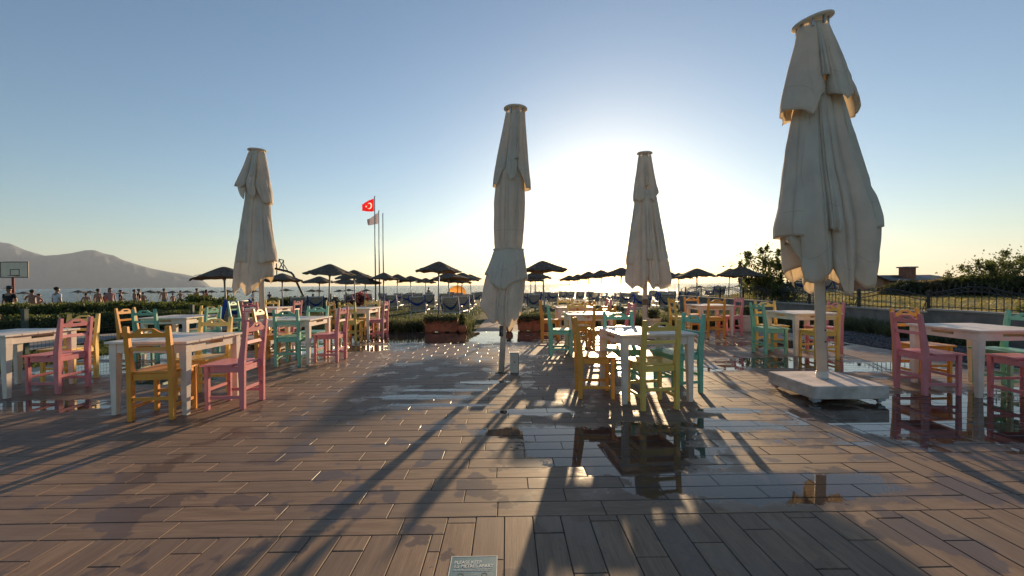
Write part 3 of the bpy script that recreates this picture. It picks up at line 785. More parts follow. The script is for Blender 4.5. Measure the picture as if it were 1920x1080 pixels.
# ---- thatched parasols
k = NT('woven_reed'); vec = k.obj()
f = k.noise(9, vec, 5, .7)
k.l(k.mix(k.ramp(f, .35, .65), (.085, .062, .045), (.27, .20, .14)), k.b.inputs['Base Color']); k.b.inputs['Roughness'].default_value = .9
wv = k.n('ShaderNodeTexWave', wave_type='RINGS', rings_direction='SPHERICAL'); k.l(vec, wv.inputs[0]); wv.inputs['Scale'].default_value = 9; wv.inputs['Distortion'].default_value = 2.5; wv.inputs['Detail Scale'].default_value = 4
k.l(k.bump(wv.outputs['Fac'], .8, .02), k.b.inputs['Normal'])
ho = k.ramp(k.noise(38, vec, 2), .635, .66)
tl = k.n('ShaderNodeBsdfTranslucent'); tl.inputs[0].default_value = (.40, .24, .11, 1); m0 = k.n('ShaderNodeMixShader'); m0.inputs[0].default_value = .28; k.l(k.b.outputs[0], m0.inputs[1]); k.l(tl.outputs[0], m0.inputs[2])
tr = k.n('ShaderNodeBsdfTransparent'); ms = k.n('ShaderNodeMixShader'); k.l(k.math('MULTIPLY', ho, .8), ms.inputs[0]); k.l(m0.outputs[0], ms.inputs[1]); k.l(tr.outputs[0], ms.inputs[2]); k.l(ms.outputs[0], k.out.inputs[0])
M_['reed'] = k.m
M_['wpole'] = simple('pale_pole', (.36, .34, .33), .5, .15, 8, .1)
def build_thatch(seed, R=.94, H=.47):
    rr = random.Random(seed)
    r = empty('thatched_parasol', (0, 0, 0))
    b = MB(); n = 56
    prof = [(0, 0), (.05, -.004), (.13, -.03), (.25, -.085), (.45, -.19), (.68, -.31), (.9, -.42), (1.06, -.50), (1.16, -.545), (1.22, -.575), (1.20, -.61), (1.05, -.54), (.8, -.40), (.4, -.21), (.1, -.08), (0, -.07)]
    prof = [(a*R/1.22, z*H/.60) for a, z in prof]
    ph = rr.uniform(0, 9)
    def wob(a, j):
        t = prof[j][0]/R
        nz = mnoise.noise(Vector((math.cos(a)*2.2+ph, math.sin(a)*2.2, ph)))
        n2 = mnoise.noise(Vector((math.cos(a)*7+ph, math.sin(a)*7, ph*2)))
        return (nz*.05+n2*.025)*t*t, (nz*.10+n2*.03)*t*t*t + .012*math.cos(a*8)*t
    b.lathe(prof, n, (0, 0, 2.68), wob)
    b.build('canopy', M_['reed'], r, 0, True)
    b = MB(); b.tube([(0, 0, -.1), (0, 0, 2.62)], .030, 10); b.build('pole', M_['wpole'], r, 0, True)
    b = MB(); b.tube([(0, 0, 2.12), (0, 0, 2.2)], .05, 10); b.build('collar', M_['wpole'], r, 0, True)
    for q in range(8):
        b = MB(); a = q*math.pi/4; b.tube([(0, 0, 2.50*1.0), (math.cos(a)*R*.82, math.sin(a)*R*.82, 2.68-.42*H/.6)], .012, 5); b.build('rib', M_['wpole'], r)
    return r
thp = [build_thatch(i) for i in range(4)]; first = [True]*4
NEAR = [(426, 18, 502), (529, 27, 512), (615, 21.6, 495), (598, 32, 518), (667, 27, 506), (646, 36, 522), (682, 33, 525), (718.5, 33, 511), (744, 37, 514), (773, 38, 517), (796, 48, 521),
        (821, 22, 490), (843, 27.5, 510), (863, 31, 511), (885, 40, 514), (857, 36, 519), (1022, 26, 488.6), (1004, 31, 509), (994, 36, 516), (1067.6, 48, 516), (1082.5, 50, 514), (1103.5, 37, 508.7),
        (1129, 34, 506), (1161, 29, 501.5), (1273, 40, 511.6), (1251, 42, 508), (1307, 26.6, 503), (1362, 23.8, 507), (1386.6, 22.4, 500)]
NEAR = [(a, b_*.77 if a != 1022 else 16.6, c_) for a, b_, c_ in NEAR]; NEAR.sort()
def hor(px): return 533.5 - .0084*(px-960)
for i, (px, d, ty) in enumerate(NEAR):
    q = i % 4; o = thp[q] if first[q] else copy_tree(thp[q]); first[q] = False
    p = on_ground(px, d); o.location = p
    H = CAM_H+(hor(px)-ty)*d/785 - p.z
    s = H/2.68; q_ = {1362: .62, 1386.6: .96}.get(px, random.uniform(.93, 1.07)); o.scale = (q_, q_, max(.80, min(1.15, s)))
    o.rotation_euler = (random.uniform(-.06, .06), random.uniform(-.06, .06), random.uniform(0, 6))
    tag(o, 'dark thatched parasol above the loungers, %s from the left' % ORD[i], 'parasol', 'thatched parasols standing over the loungers')
FAR = [(45, 549, 85), (147, 544, 82), (169, 545, 92), (230, 549, 95), (281.5, 547, 84), (297, 548, 90), (323, 546.6, 90), (351, 546, 88), (380, 547, 90), (396.5, 545, 88), (426, 546, 84), (438, 546.5, 90), (476, 546, 88),
       (536.5, 543, 80), (585, 544, 88), (597, 543.6, 90), (636, 545, 92), (654, 543, 86), (687, 543, 90), (1311.6, 537, 84), (1346, 536, 84), (1388, 537, 86)]
for i, (px, ty, d) in enumerate(FAR):
    d *= .77
    o = copy_tree(thp[i % 4]); p = on_ground(px, d); H = CAM_H+(hor(px)-ty)*d/785 - p.z
    o.location = p; o.scale = (1, 1, max(.75, min(1.1, H/2.68))); o.rotation_euler = (0, 0, random.uniform(0, 6))
    tag(o, 'small faraway thatched parasol by the waterline, %s from the left' % ORD[i], 'parasol', 'thatched parasols down on the beach')

# ---- loungers
M_['plastic'] = simple('lounger_plastic', (.60, .56, .50), .45, .1, 6, .05)
M_['sling'] = simple('slat_beige', (.36, .33, .29), .6, .15, 8, .1)
M_['blue'] = simple('blue_cloth', (.008, .045, .30), .8, .25, 9, .3)
M_['bluedark'] = simple('navy_cloth', (.02, .05, .16), .8, .25, 9, .3)
def build_lounger(cloth, seed):
    r = empty('sun_lounger', (0, 0, 0))           # head at -Y (towards the terrace), foot +Y
    rr = random.Random(seed); W = .62
    ang = rad(57); by = -.35; bz = .27; L = .66
    def bp(u, s=0): return (by - math.cos(ang)*u*L - math.sin(ang)*s, bz + math.sin(ang)*u*L - math.cos(ang)*s*0)
    b = MB()
    for sx in (-1, 1): b.tube([(sx*W/2, 1.15, .30), (sx*W/2, -.40, .29)], .022, 8)
    for y in (1.15, .4, -.40): b.tube([(-W/2, y, .29), (W/2, y, .29)], .018, 8)
    b.build('frame', M_['plastic'], r, 0, True)
    b = MB()
    for i in range(15): b.box((0, 1.10-i*.098, .305), (W-.03, .078, .012))
    b.build('seat', M_['sling'], r)
    R = Matrix.Rotation(-ang, 3, 'X')
    b = MB()
    for sx in (-1, 1):
        p0, p1 = bp(0), bp(1); b.tube([(sx*W/2, p0[0], p0[1]), (sx*W/2, p1[0], p1[1])], .022, 8)
    p1 = bp(1.0); b.tube([(-W/2, p1[0], p1[1]), (W/2, p1[0], p1[1])], .022, 8)
    b.build('back_frame', M_['plastic'], r, 0, True)
    b = MB()
    for i in range(7):
        p = bp(.08+i*.135); b.box((0, p[0], p[1]), (W-.03, .078, .012), R)
    b.build('backrest', M_['sling'], r)
    for sx in (-1, 1):
        for y0, y1 in ((.9, 1.0), (-.30, -.40)):
            b = MB(); b.tube([(sx*W/2, y0, .28), (sx*(W/2+.03), y1, 0)], [.026, .018], 8); b.build('leg', M_['plastic'], r, 0, True)
        b = MB(); b.tube([(sx*W/2, -.52, .44), (sx*(W/2+.04), -.30, .50), (sx*(W/2+.05), -.02, .49), (sx*(W/2+.03), .12, .42), (sx*W/2, .16, .29)], .020, 8); b.build('armrest', M_['plastic'], r, 0, True)
    # blue canopy cloth slung behind the backrest, hanging in a bow
    vs = []; n = 14; fs = []; sag = rr.uniform(.16, .30); wid = rr.uniform(.05, .12)
    for i in range(n+1):
        u = -1+2*i/n; p = bp(1-.15-sag*(1-u*u)*1.6); q = bp(1-.15-sag*(1-u*u)*1.6-wid*(1.5-u*u))
        off = -.05-.02*math.sin(u*5)
        vs += [(u*(W/2+.035), p[0]+off, p[1]), (u*(W/2+.035), q[0]+off, q[1])]
    for i in range(n): fs.append((2*i, 2*i+1, 2*i+3, 2*i+2))
    mb = MB(); mb.v = vs; mb.f = fs
    for sx in (-1, 1):                              # side wings of the cloth
        p = bp(1.02); q = bp(.25)
        mb.box((sx*(W/2+.045), (p[0]+q[0])/2, (p[1]+q[1])/2), (.03, .15, L*.8), R @ Matrix.Rotation(math.pi/2, 3, 'X') @ Matrix.Rotation(0, 3, 'X'))
    mb.build('cloth', cloth, r, 0)
    return r
lp = [build_lounger(M_['blue'], 1), build_lounger(M_['bluedark'], 2), build_lounger(M_['blue'], 5)]
LNG = [(558, 28), (590, 27), (737, 22), (786, 28.6), (851, 31), (868, 28), (764.6, 19), (752, 16), (776, 13.5), (787.7, 15.6), (807, 21), (806, 12.5), (833, 18), (848, 12.2), (861, 16), (879, 22),
       (893, 15), (898, 12.5), (693, 15), (723, 15), (662, 13), (657, 15), (997, 24), (1008, 14), (1023, 16), (988, 19), (1033, 18), (1054, 13.5), (1068, 13.6), (1085, 15), (1102, 13), (1110, 18), (1128, 17.6), (1140, 18.4), (1159, 18),
       (1172, 21), (1187, 16), (1196, 29), (1220, 13), (1231, 17), (1235, 19.5), (1252, 18), (1245, 26), (1274, 19), (1292, 18), (1289, 20.5), (1326, 14), (1342, 19), (1413, 28), (1436, 25), (1462, 24), (1513, 32), (1556, 26)]
LNG = [(px, .70*785/w) for px, w in LNG]
LNG.append((421, 13.2))
rowsL = {'front': [], 'second': [], 'third': [], 'back': []}
for px, d in LNG: rowsL['front' if d < 21.5 else 'second' if d < 29 else 'third' if d < 37 else 'back'].append((px, d))
ff_ = [True]*3; i = 0
placed = []
for rn, lst in rowsL.items():
    for j, (px, d) in enumerate(sorted(lst)):
        q = i % 3; o = lp[q] if ff_[q] else copy_tree(lp[q]); ff_[q] = False; i += 1
        # keep clear of neighbours
        X = (px-960)/785*d
        for _ in range(6):
            if any(abs(X-a) < .8 and abs(d-c_) < 1.7 for a, c_ in placed): d += .5; X = (px-960)/785*d
            else: break
        placed.append((X, d))
        p = V(X, d); o.location = (p.x, p.y, gz(p.x, p.y)+.01)
        rz = random.uniform(-.16, .16)
        if px > 1400: rz = -.9+random.uniform(-.15, .15)
        if px < 430: rz = 1.1
        if 550 < px < 600: rz = .5
        o.rotation_euler = (0, 0, rz); o.scale = (1, 1, 1.22)
        tag(o, 'sun lounger with blue cloth, %s from left in the %s row before the sea' % (ORD[j], rn), 'sun lounger', 'sun loungers facing the sea')

# ---- small white side table with two cups, between the near loungers
t = empty('side_table', on_ground(822, 18.6), 0, 'small white plastic side table between the two nearest loungers', 'table')
b = MB(); b.box((0, 0, .44), (.46, .46, .02)); b.build('tabletop', M_['plastic'], t, .004)
for sx in (-1, 1):
    for sy in (-1, 1):
        b = MB(); b.tube([(sx*.19, sy*.19, 0), (sx*.17, sy*.17, .43)], .018, 8); b.build('leg', M_['plastic'], t)
for i, dx in enumerate((-.10, .06)):
    b = MB(); b.lathe([(0, 0), (.03, 0), (.038, .10), (.035, .10), (.028, .01), (0, .01)], 12)
    o = b.build('cup', M_['plastic'], None, 0, True); o.location = t.location+Vector((dx, 0, .451)); tag(o, ['left', 'right'][i]+' white cup on the small side table', 'cup')

# ---- tilted beach umbrellas
def beach_umbrella(px, d, topy, Rr, m1, label, tilt, rz):
    p = on_ground(px, d); ztop = CAM_H+(hor(px)-topy)*d/785
    r = empty('beach_umbrella', p, rz, label, 'umbrella')
    b = MB(); n = 8; N = 48; base = 0; Rm = Matrix.Rotation(tilt, 3, 'X')
    rings = [0, .25, .5, .75, 1.0]
    for q in rings:
        for kx in range(N):
            a = 2*math.pi*kx/N; sc_ = 1-.05*(.5-.5*math.cos(a*n))*q
            v = Vector((Rr*q*sc_*math.cos(a), Rr*q*sc_*math.sin(a), -.42*Rr*q*q-.0+.04*Rr*(.5-.5*math.cos(a*n))*q))
            b.v.append(tuple(Rm @ v + Vector((0, 0, ztop-p.z-.12))))
    for j in range(len(rings)-1):
        for kx in range(N):
            a = j*N+kx; c_ = j*N+(kx+1) % N; b.f.append((a, c_, c_+N, a+N))
    b.build('canopy', m1, r, 0, True)
    top = Vector((0, 0, ztop-p.z-.12)); b = MB(); b.tube([(Rm @ Vector((0, 0, -(ztop-p.z)*.95)))*.98+top+Vector((0, 0, 0)), top], .016, 8); b.build('pole', M_['wpole'], r)
    for q in range(8):
        a = (q+.0)*math.pi/4; b = MB(); b.tube([Rm @ Vector((0, 0, -.03))+top, Rm @ Vector((Rr*.97*math.cos(a), Rr*.97*math.sin(a), -.43*Rr))+top], .006, 4); b.build('rib', M_['wpole'], r)
k = NT('orange_cloth'); k.b.inputs['Base Color'].default_value = (.75, .33, .07, 1); k.b.inputs['Roughness'].default_value = .8
tr = k.n('ShaderNodeBsdfTranslucent'); tr.inputs[0].default_value = (.9, .42, .10, 1); ms = k.n('ShaderNodeMixShader'); ms.inputs[0].default_value = .6
k.l(k.b.outputs[0], ms.inputs[1]); k.l(tr.outputs[0], ms.inputs[2]); k.l(ms.outputs[0], k.out.inputs[0])
beach_umbrella(856, 45, 545, 1.0, k.m, 'orange beach umbrella glowing in the sun, tilted towards the terrace', rad(62), 0)
k = NT('green_cloth'); vec = k.obj(); f = k.ramp(k.noise(3, vec, 2), .5, .56)
k.l(k.mix(f, (.02, .07, .02), (.08, .16, .05)), k.b.inputs['Base Color'])
beach_umbrella(767, 56, 547.5, 1.0, k.m, 'dark green patterned beach umbrella low among the loungers', rad(-14), .4)

# ---- white and clay pots, flower boxes
def leafcloud(name, cen, size, m, parent=None, seed=0, aspect=1.7, upbias=0.0):
    rs = np.random.RandomState(seed); n = len(cen); cen = np.asarray(cen, dtype=float)
    u = rs.normal(size=(n, 3)); u[:, 2] = u[:, 2]*(1-upbias)+upbias*2.0; u /= np.linalg.norm(u, axis=1)[:, None]
    w_ = rs.normal(size=(n, 3)); w_ -= (w_*u).sum(1)[:, None]*u; w_ /= np.linalg.norm(w_, axis=1)[:, None]
    s = (size*rs.uniform(.6, 1.35, n))[:, None]
    nn = np.cross(u, w_)
    P = np.stack([cen-u*s*aspect/2, cen+w_*s/2+nn*s*.12, cen+u*s*aspect/2, cen-w_*s/2+nn*s*.12], 1).reshape(-1, 3)
    F = (np.array([0, 1, 2, 3])[None]+(np.arange(n)*4)[:, None])
    return link(bpy.data.objects.new(name, rawmesh(name, P, F, m)), parent)
M_['leaf'] = leafmat('leaf_green', (.028, .040, .012), (.085, .10, .028), .4)
M_['herb'] = leafmat('herb_green', (.045, .055, .028), (.13, .14, .06), .4)
M_['leafb'] = leafmat('leaf_bush', (.022, .034, .010), (.10, .12, .028), .45)
M_['redleaf'] = leafmat('leaf_red', (.12, .02, .025), (.22, .05, .05), .4)
M_['bark'] = simple('bark', (.10, .07, .05), .9, .35, 14, .8)
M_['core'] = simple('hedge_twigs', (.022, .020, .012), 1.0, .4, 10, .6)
def flower_box(px0, px1, d, label, seed):
    X0, X1 = (px0-960)/785*d, (px1-960)/785*d; W = X1-X0
    r = empty('flower_box', V((X0+X1)/2, d+.2, .002), -psi, label, 'planter', 'brown flower boxes at the end of the terrace')
    b = MB(); b.frus((0, 0, .03), (W*.94, .34, 0), (0, 0, .31), (W*.99, .40, 0)); b.box((0, 0, .335), (W, .43, .05)); b.build('box', M_['terra'], r, .006)
    for s in (-.33, 0, .33):
        b = MB(); b.box((s*W, 0, .016), (W*.2, .30, .026)); b.build('foot', M_['terra'], r)
    b = MB(); b.box((0, 0, .362), (W*.93, .36, .008)); b.build('soil', M_['soil'], r)
    rs = np.random.RandomState(seed); n = 2600
    c = np.stack([rs.uniform(-W*.5, W*.5, n), rs.normal(0, .11, n), .35+np.abs(rs.normal(0, .025, n))], 1)
    hang = rs.uniform(0, 1, n) < .16
    c[hang, 1] = -.22-rs.uniform(0, .03, hang.sum()); c[hang, 2] = .38-rs.exponential(.06, hang.sum())
    tip = (rs.uniform(0, 1, n) < .25); c[tip, 2] += rs.uniform(0, .10, tip.sum())
    leafcloud('foliage', c, .028, M_['herb'], r, seed, 2.0)
flower_box(794, 858, 11.2, 'long terracotta flower box with trailing herbs, left of the brick path', 5)
flower_box(969, 1033, 11.3, 'long terracotta flower box with trailing herbs, right of the brick path', 6)
def clay_pot(px, d, R, label, plant=True):
    r = empty('clay_pot', V((px-960)/785*d, d+.1, .002), 0, label, 'pot')
    b = MB(); b.lathe([(0, 0), (R*.55, 0), (R*.85, R*.45), (R, R*.95), (R*.97, R*1.3), (R*.8, R*1.55), (R*.88, R*1.65), (R*.88, R*1.75), (R*.74, R*1.75), (R*.7, R*1.5), (0, R*1.45)], 28)
    b.build('pot', M_['terra_pot'], r, 0, True)
    rs = np.random.RandomState(int(px)); n = 700
    c = np.stack([rs.normal(0, R*.35, n), rs.normal(0, R*.35, n), R*1.6+rs.uniform(0, .30, n)], 1); leafcloud('foliage', c[:260], .03, M_['leaf'], r, 2, 3, .5)
clay_pot(865, 11.0, .12, 'round clay pot beside the left flower box')
clay_pot(954, 11.25, .11, 'round clay pot beside the right flower box')
def white_pot(px, d, R, H, label):
    r = empty('white_pot', V((px-960)/785*d, d, .0), 0, label, 'pot', 'white pots at the terrace edge')
    b = MB(); b.lathe([(0, 0), (R*.72, 0), (R*.72, .04), (R*.78, .05), (R*.92, H-.07), (R, H-.06), (R, H), (R*.88, H), (R*.86, H-.06), (0, H-.06)], 28); b.build('pot', M_['cream'], r, 0, False)
    rs = np.random.RandomState(int(px)); n = 700
    c = np.stack([rs.normal(0, R*.4, n), rs.normal(0, R*.4, n), H+rs.uniform(-.03, .22, n)**1.0], 1); leafcloud('foliage', c, .035, M_['herb'], r, 4, 2.2, .3)
white_pot(1224, 11.0, .21, .36, 'white pot with low herbs, beside the pole of the sunlit parasol')
white_pot(1401, 11.1, .25, .42, 'white tapered pot between the two right-hand tables')

# ---- border planting: thin upright stems and tufts
def tufts(name, spots, n_per, h, m, seed):
    rs = np.random.RandomState(seed); P = []; F = []; c = 0
    A = []
    for (x, y, hh, rr_) in spots:
        k_ = n_per; a = rs.uniform(0, 6.28, k_); q = rs.uniform(0, 1, k_)**.6*rr_
        bx = x+np.cos(a)*q*.5; by_ = y+np.sin(a)*q*.5; tx = x+np.cos(a)*q*1.5; ty_ = y+np.sin(a)*q*1.5
        H_ = hh*rs.uniform(.45, 1.1, k_); z0 = gz(x, y)-.01
        w2 = rs.uniform(.004, .010, k_); o = rs.uniform(0, 3.14, k_); wx, wy = np.cos(o)*w2, np.sin(o)*w2
        A.append(np.stack([np.stack([bx-wx, by_-wy, np.full(k_, z0)], 1), np.stack([bx+wx, by_+wy, np.full(k_, z0)], 1),
                           np.stack([(bx+tx)/2+wx, (by_+ty_)/2+wy, z0+H_*.62], 1), np.stack([tx, ty_, z0+H_], 1)], 1))
    P = np.concatenate(A).reshape(-1, 3); n = len(P)//4
    F = np.array([0, 1, 2, 3])[None]+(np.arange(n)*4)[:, None]
    return link(bpy.data.objects.new(name, rawmesh(name, P, F, m)))
rs = np.random.RandomState(8); sp = []
for _ in range(150):
    x = rs.uniform(-4.1, -2.35); sp.append((x, rs.uniform(11.5, 12.6), rs.uniform(.30, .52), .16))
for _ in range(40): sp.append((rs.uniform(-1.5, -1.1), rs.uniform(11.5, 12.8), rs.uniform(.35, .55), .12))
for _ in range(330): sp.append((rs.uniform(1.0, 9.0), rs.uniform(11.5, 12.7), rs.uniform(.28, .6), .18))
for _ in range(90): sp.append((rs.uniform(-7.4, -4.1), rs.uniform(11.5, 12.5), rs.uniform(.2, .4), .15))
for _ in range(120): sp.append((rs.uniform(8.7, 9.35), rs.uniform(7.6, 12.5), rs.uniform(.25, .45), .16))
tag(tufts('border_plants', sp, 46, .4, M_['herb'], 4), 'grey-green border of herbs and grasses behind the terrace', 'plants', kind='stuff')
leafc = np.array([(x+rs.normal(0, .1), y+rs.normal(0, .1), gz(x, y)+rs.uniform(.05, h_*.9)) for (x, y, h_, r_) in sp for _ in range(26)])
tag(leafcloud('border_leaves', leafc, .022, M_['herb'], None, 9, 3.0, .4), 'small leaves of the border plants', 'plants', kind='stuff')
sp = []
for _ in range(1500): sp.append((rs.uniform(-9.6, -7.65), rs.uniform(3, 12.5), rs.uniform(.04, .10), .12))
for _ in range(2600):
    y = 13+18*rs.uniform(0, 1)**1.6; x = rs.uniform(-6.5-.2*y, 9.5)
    if -1.4 < x < .5: continue
    sp.append((x, y, rs.uniform(.04, .11), .2))
M_['grass'] = leafmat('grass_green', (.022, .034, .009), (.095, .12, .026), .45)
tag(tufts('grass', sp, 22, .1, M_['grass'], 14), 'short grass of the lawns beside and behind the terrace', 'grass', kind='stuff')
sp = [(rs.uniform(9.9, 26), rs.uniform(6, 34), rs.uniform(.05, .14), .25) for _ in range(1800)]
M_['drygrass'] = leafmat('grass_dry', (.10, .105, .03), (.26, .22, .07), .5)
tag(tufts('field_grass', sp, 16, .1, M_['drygrass'], 15), 'dry yellow-green grass of the field beyond the iron fence', 'grass', kind='stuff')
# ================================================================== RIGHT SIDE: WALL, IRON FENCE, HOUSE, TREES
M_['render'] = simple('rendered_wall', (.20, .18, .16), .9, .22, 3, .3, 40)
M_['coping'] = simple('coping', (.40, .36, .31), .85, .15, 5, .3)
WX = 9.58
def Wp(y): return V(WX+.0, y)
for (ya_, yb_, h_, lbl) in ((3.0, 9.55, .63, 'low grey rendered wall, taller near stretch under the iron fence'), (9.55, 23.7, .56, 'low grey rendered wall, long lower stretch running to the sea')):
    r = empty('low_wall', (0, 0, 0), -psi, lbl, 'wall')
    b = MB(); b.box((WX, (ya_+yb_)/2, h_/2-.25), (.20, yb_-ya_, h_+.44), None); b.build('wall', M_['render'], r)
    b = MB(); b.box((WX, (ya_+yb_)/2, h_-.008), (.25, yb_-ya_-.006, .04), None); b.build('coping', M_['coping'], r, .004)
# wavy iron fence, panels of 1.9 m between posts
P0 = 7.70-1.93*3; npan = 12
r = empty('iron_fence', (0, 0, 0), -psi, 'black wrought iron fence with wavy top rails on the low wall', 'fence')
for q in range(npan):
    y0 = P0+q*1.93; y1 = y0+1.93
    zb = .645 if y0 < 9.0 else .575
    b = MB()
    def wave(u): return .07*(1-math.cos(2*math.pi*u))
    N = 20
    for dz in (.26, .36):
        b.tube([(WX, y0+.03+(1.87)*i/N, zb+dz+wave(i/N)) for i in range(N+1)], .011, 5)
    for dz in (.05,): b.tube([(WX, y0+.03, zb+dz), (WX, y1-.03, zb+dz)], .010, 5)
    nb_ = 15
    for i in range(nb_):
        u = (i+.5)/nb_; zt = zb+.36+wave(u)+.075
        b.tube([(WX, y0+u*1.93, zb), (WX, y0+u*1.93, zt), (WX, y0+u*1.93, zt+.035)], [.0075, .0075, .001], 4)
        if i < nb_-1:
            u2 = (i+1)/nb_; zc = zb+.31+wave(u2); pts = [(WX, y0+u2*1.93+.036*math.cos(t), zc+.036*math.sin(t)) for t in [j*math.pi/5 for j in range(11)]]
            b.tube(pts, .005, 4, False)
    if y1 < 24: b.build('panel', M_['dark'], r)
    b = MB(); b.box((WX, y0, zb+.23), (.045, .045, .52)); b.tube([(WX, y0+.02, zb+.30), (WX+.02, y0+.17, zb)], .008, 5); b.build('post', M_['dark'], r)

# house beyond the field
hb = on_ground(1637, 45); D = 45
def hx(px): return (px-960)/785*D
r = empty('house', V(hx(1650), D, gz(hx(1650), D)), -psi, 'low orange-brown house with grey tiled roof beyond the field', 'house')
xo = hx(1650); g0 = gz(V(xo, D).x, V(xo, D).y)
M_['hwall'] = simple('house_wall', (.38, .17, .10), .9, .18, 1.2, .2); M_['hroof'] = simple('roof_tiles', (.17, .16, .165), .8, .25, 3, .5); M_['chim'] = simple('chimney_brick', (.26, .10, .065), .9, .2, 5, .4)
x0, x1, x2 = hx(1617)-xo, hx(1657)-xo, hx(1800)-xo
zt = 1.27+(528-515.5)*D/785-g0; ze = 1.27+(528-524.5)*D/785-g0
xm = hx(1637)-xo
b = MB(); dl = 7.0
front = [(x0, 0, -.4), (x1, 0, -.4), (x1, 0, ze), (xm, 0, zt), (x0, 0, ze)]
bk = [(p[0], p[1]+dl, p[2]) for p in front]
b.add(front+bk, [(0, 1, 2, 3, 4), (9, 8, 7, 6, 5), (0, 5, 6, 1), (1, 6, 7, 2), (0, 4, 9, 5)]); b.build('wall', M_['hwall'], r)
b = MB(); b.box(((x1+x2)/2+.01, 3.5, ze/2-.2), (x2-x1-.02, 6.0, ze+.38)); b.build('wall', M_['hwall'], r)
b = MB()   # long wing roof: ridge parallel to the front
yr = 3.5
vs = [(xm, -.35, zt+.06), (x1+.3, -.45, ze), (x2+.3, .1, ze), (x2+.3, yr, zt+.02), (xm, yr, zt+.02), (xm, dl+.3, zt+.06), (x0-.35, dl+.3, ze-.02), (x0-.35, -.35, ze-.02), (x2+.3, 6.9, ze), (x1+.3, 6.9, ze)]
fs = [(0, 1, 2, 3, 4), (4, 3, 8, 9, 5), (0, 5, 6, 7)]
vs2 = [(a, b_, c-.12) for a, b_, c in vs]
b.add(vs+vs2, fs+[tuple(10+i for i in reversed(f)) for f in fs]+[(0, 7, 17, 10), (0, 10, 11, 1), (1, 11, 12, 2), (7, 6, 16, 17)])
rf = b.build('roof', M_['hroof'], r)
cx = hx(1711)-xo; b = MB(); b.box((cx, .6, (ze+zt)/2+.18), (1.05, .9, zt-ze+1.1)); b.build('chimney', M_['chim'], rf)
b = MB(); b.box((cx, .6, zt+.80), (1.35, 1.15, .14)); b.build('chimney_cap', M_['hroof'], rf)
b = MB(); b.box((xm, -.02, 1.0), (.9, .06, 1.9)); b.build('door', simple('door_wood', (.30, .20, .12), .7), r)
b = MB(); b.box((x1+1.6, .48, 1.25), (.9, .06, .8)); b.build('window', M_['dark'], r)

def tree(name, base, H, Rr, nl, n, size, m, seed, label, cat='tree', trunk_h=.35, flat=.8, spike=0):
    r = empty(name, base, 0, label, cat); rr = random.Random(seed); rs = np.random.RandomState(seed)
    b = MB(); cents = []
    tp = Vector((rr.uniform(-.1, .1), rr.uniform(-.1, .1), H*trunk_h))
    b.tube([(0, 0, -.1), tp*.5, tp], [H*.028, H*.022, H*.018], 8)
    for i in range(nl):
        a = rr.uniform(0, 6.28); e = rr.uniform(.15, 1.25); L = rr.uniform(.55, 1.0)
        tip = tp+Vector((math.cos(a)*math.cos(e)*Rr*L, math.sin(a)*math.cos(e)*Rr*L*flat, math.sin(e)*(H-tp.z)*L))
        mid = (tp+tip)/2+Vector((rr.uniform(-.1, .1), rr.uniform(-.1, .1), .08*H*rr.random()))
        b.tube([tp*rr.uniform(.5, 1), mid, tip], [H*.013, H*.008, H*.002], 5)
        for t in (.45, .7, .9, 1.0): 
            q = tp*(1-t)+tip*t if t < .6 else mid*(1-(t-.5)*2)+tip*((t-.5)*2); cents.append((q, .5+.6*rr.random()))
        if rr.random() < spike:
            q = tip+Vector((rr.uniform(-.1, .1), 0, H*.13)); b.tube([tip, q], [H*.003, H*.001], 4)
            for t in (.3, .6, .9): cents.append((tip.lerp(q, t), .18))
    b.build('trunk', M_['bark'], r, 0, True)
    C_ = []
    for q, sc_ in cents:
        k_ = int(n/len(cents)); s_ = Rr*.20*sc_
        C_.append(np.array(q)[None]+rs.normal(0, 1, (k_, 3))*s_*np.array([1, 1, .8]))
    C_ = np.concatenate(C_); C_[:, 2] = np.maximum(C_[:, 2], .05)
    leafcloud('crown', C_, size, m, r, seed, 1.8)
    return r
def g3(X, d): 
    p = V(X, d); return Vector((p.x, p.y, gz(p.x, p.y)))
tree('olive_tree', g3(10.45, 17.3), 2.25, 1.12, 24, 3600, .06, M_['leafb'], 3, 'bushy small tree behind the iron fence, right of the thatched parasols', 'tree', .18, .9, .5)
tree('shrub', g3(9.9, 15.2), 1.0, .7, 12, 2000, .05, M_['leafb'], 5, 'low dense shrub at the iron fence, under the small tree', 'shrub', .1, 1, .2)
tree('shrub', g3(11.6, 19.5), 1.0, .8, 12, 2000, .055, M_['leafb'], 15, 'low shrub left of the hanging corner of the nearest parasol', 'shrub', .1, 1, .2)
tree('bush_tree', g3(24.6, 21.5), 2.25, 1.7, 30, 5500, .06, M_['leafb'], 6, 'tall feathery bush at the far right edge beyond the field', 'tree', .15, 1, .9)
tree('bush_tree', g3(27.5, 22.5), 2.4, 1.8, 26, 4000, .06, M_['leafb'], 16, 'tall bush mostly outside the right edge', 'tree', .15, 1, .8)
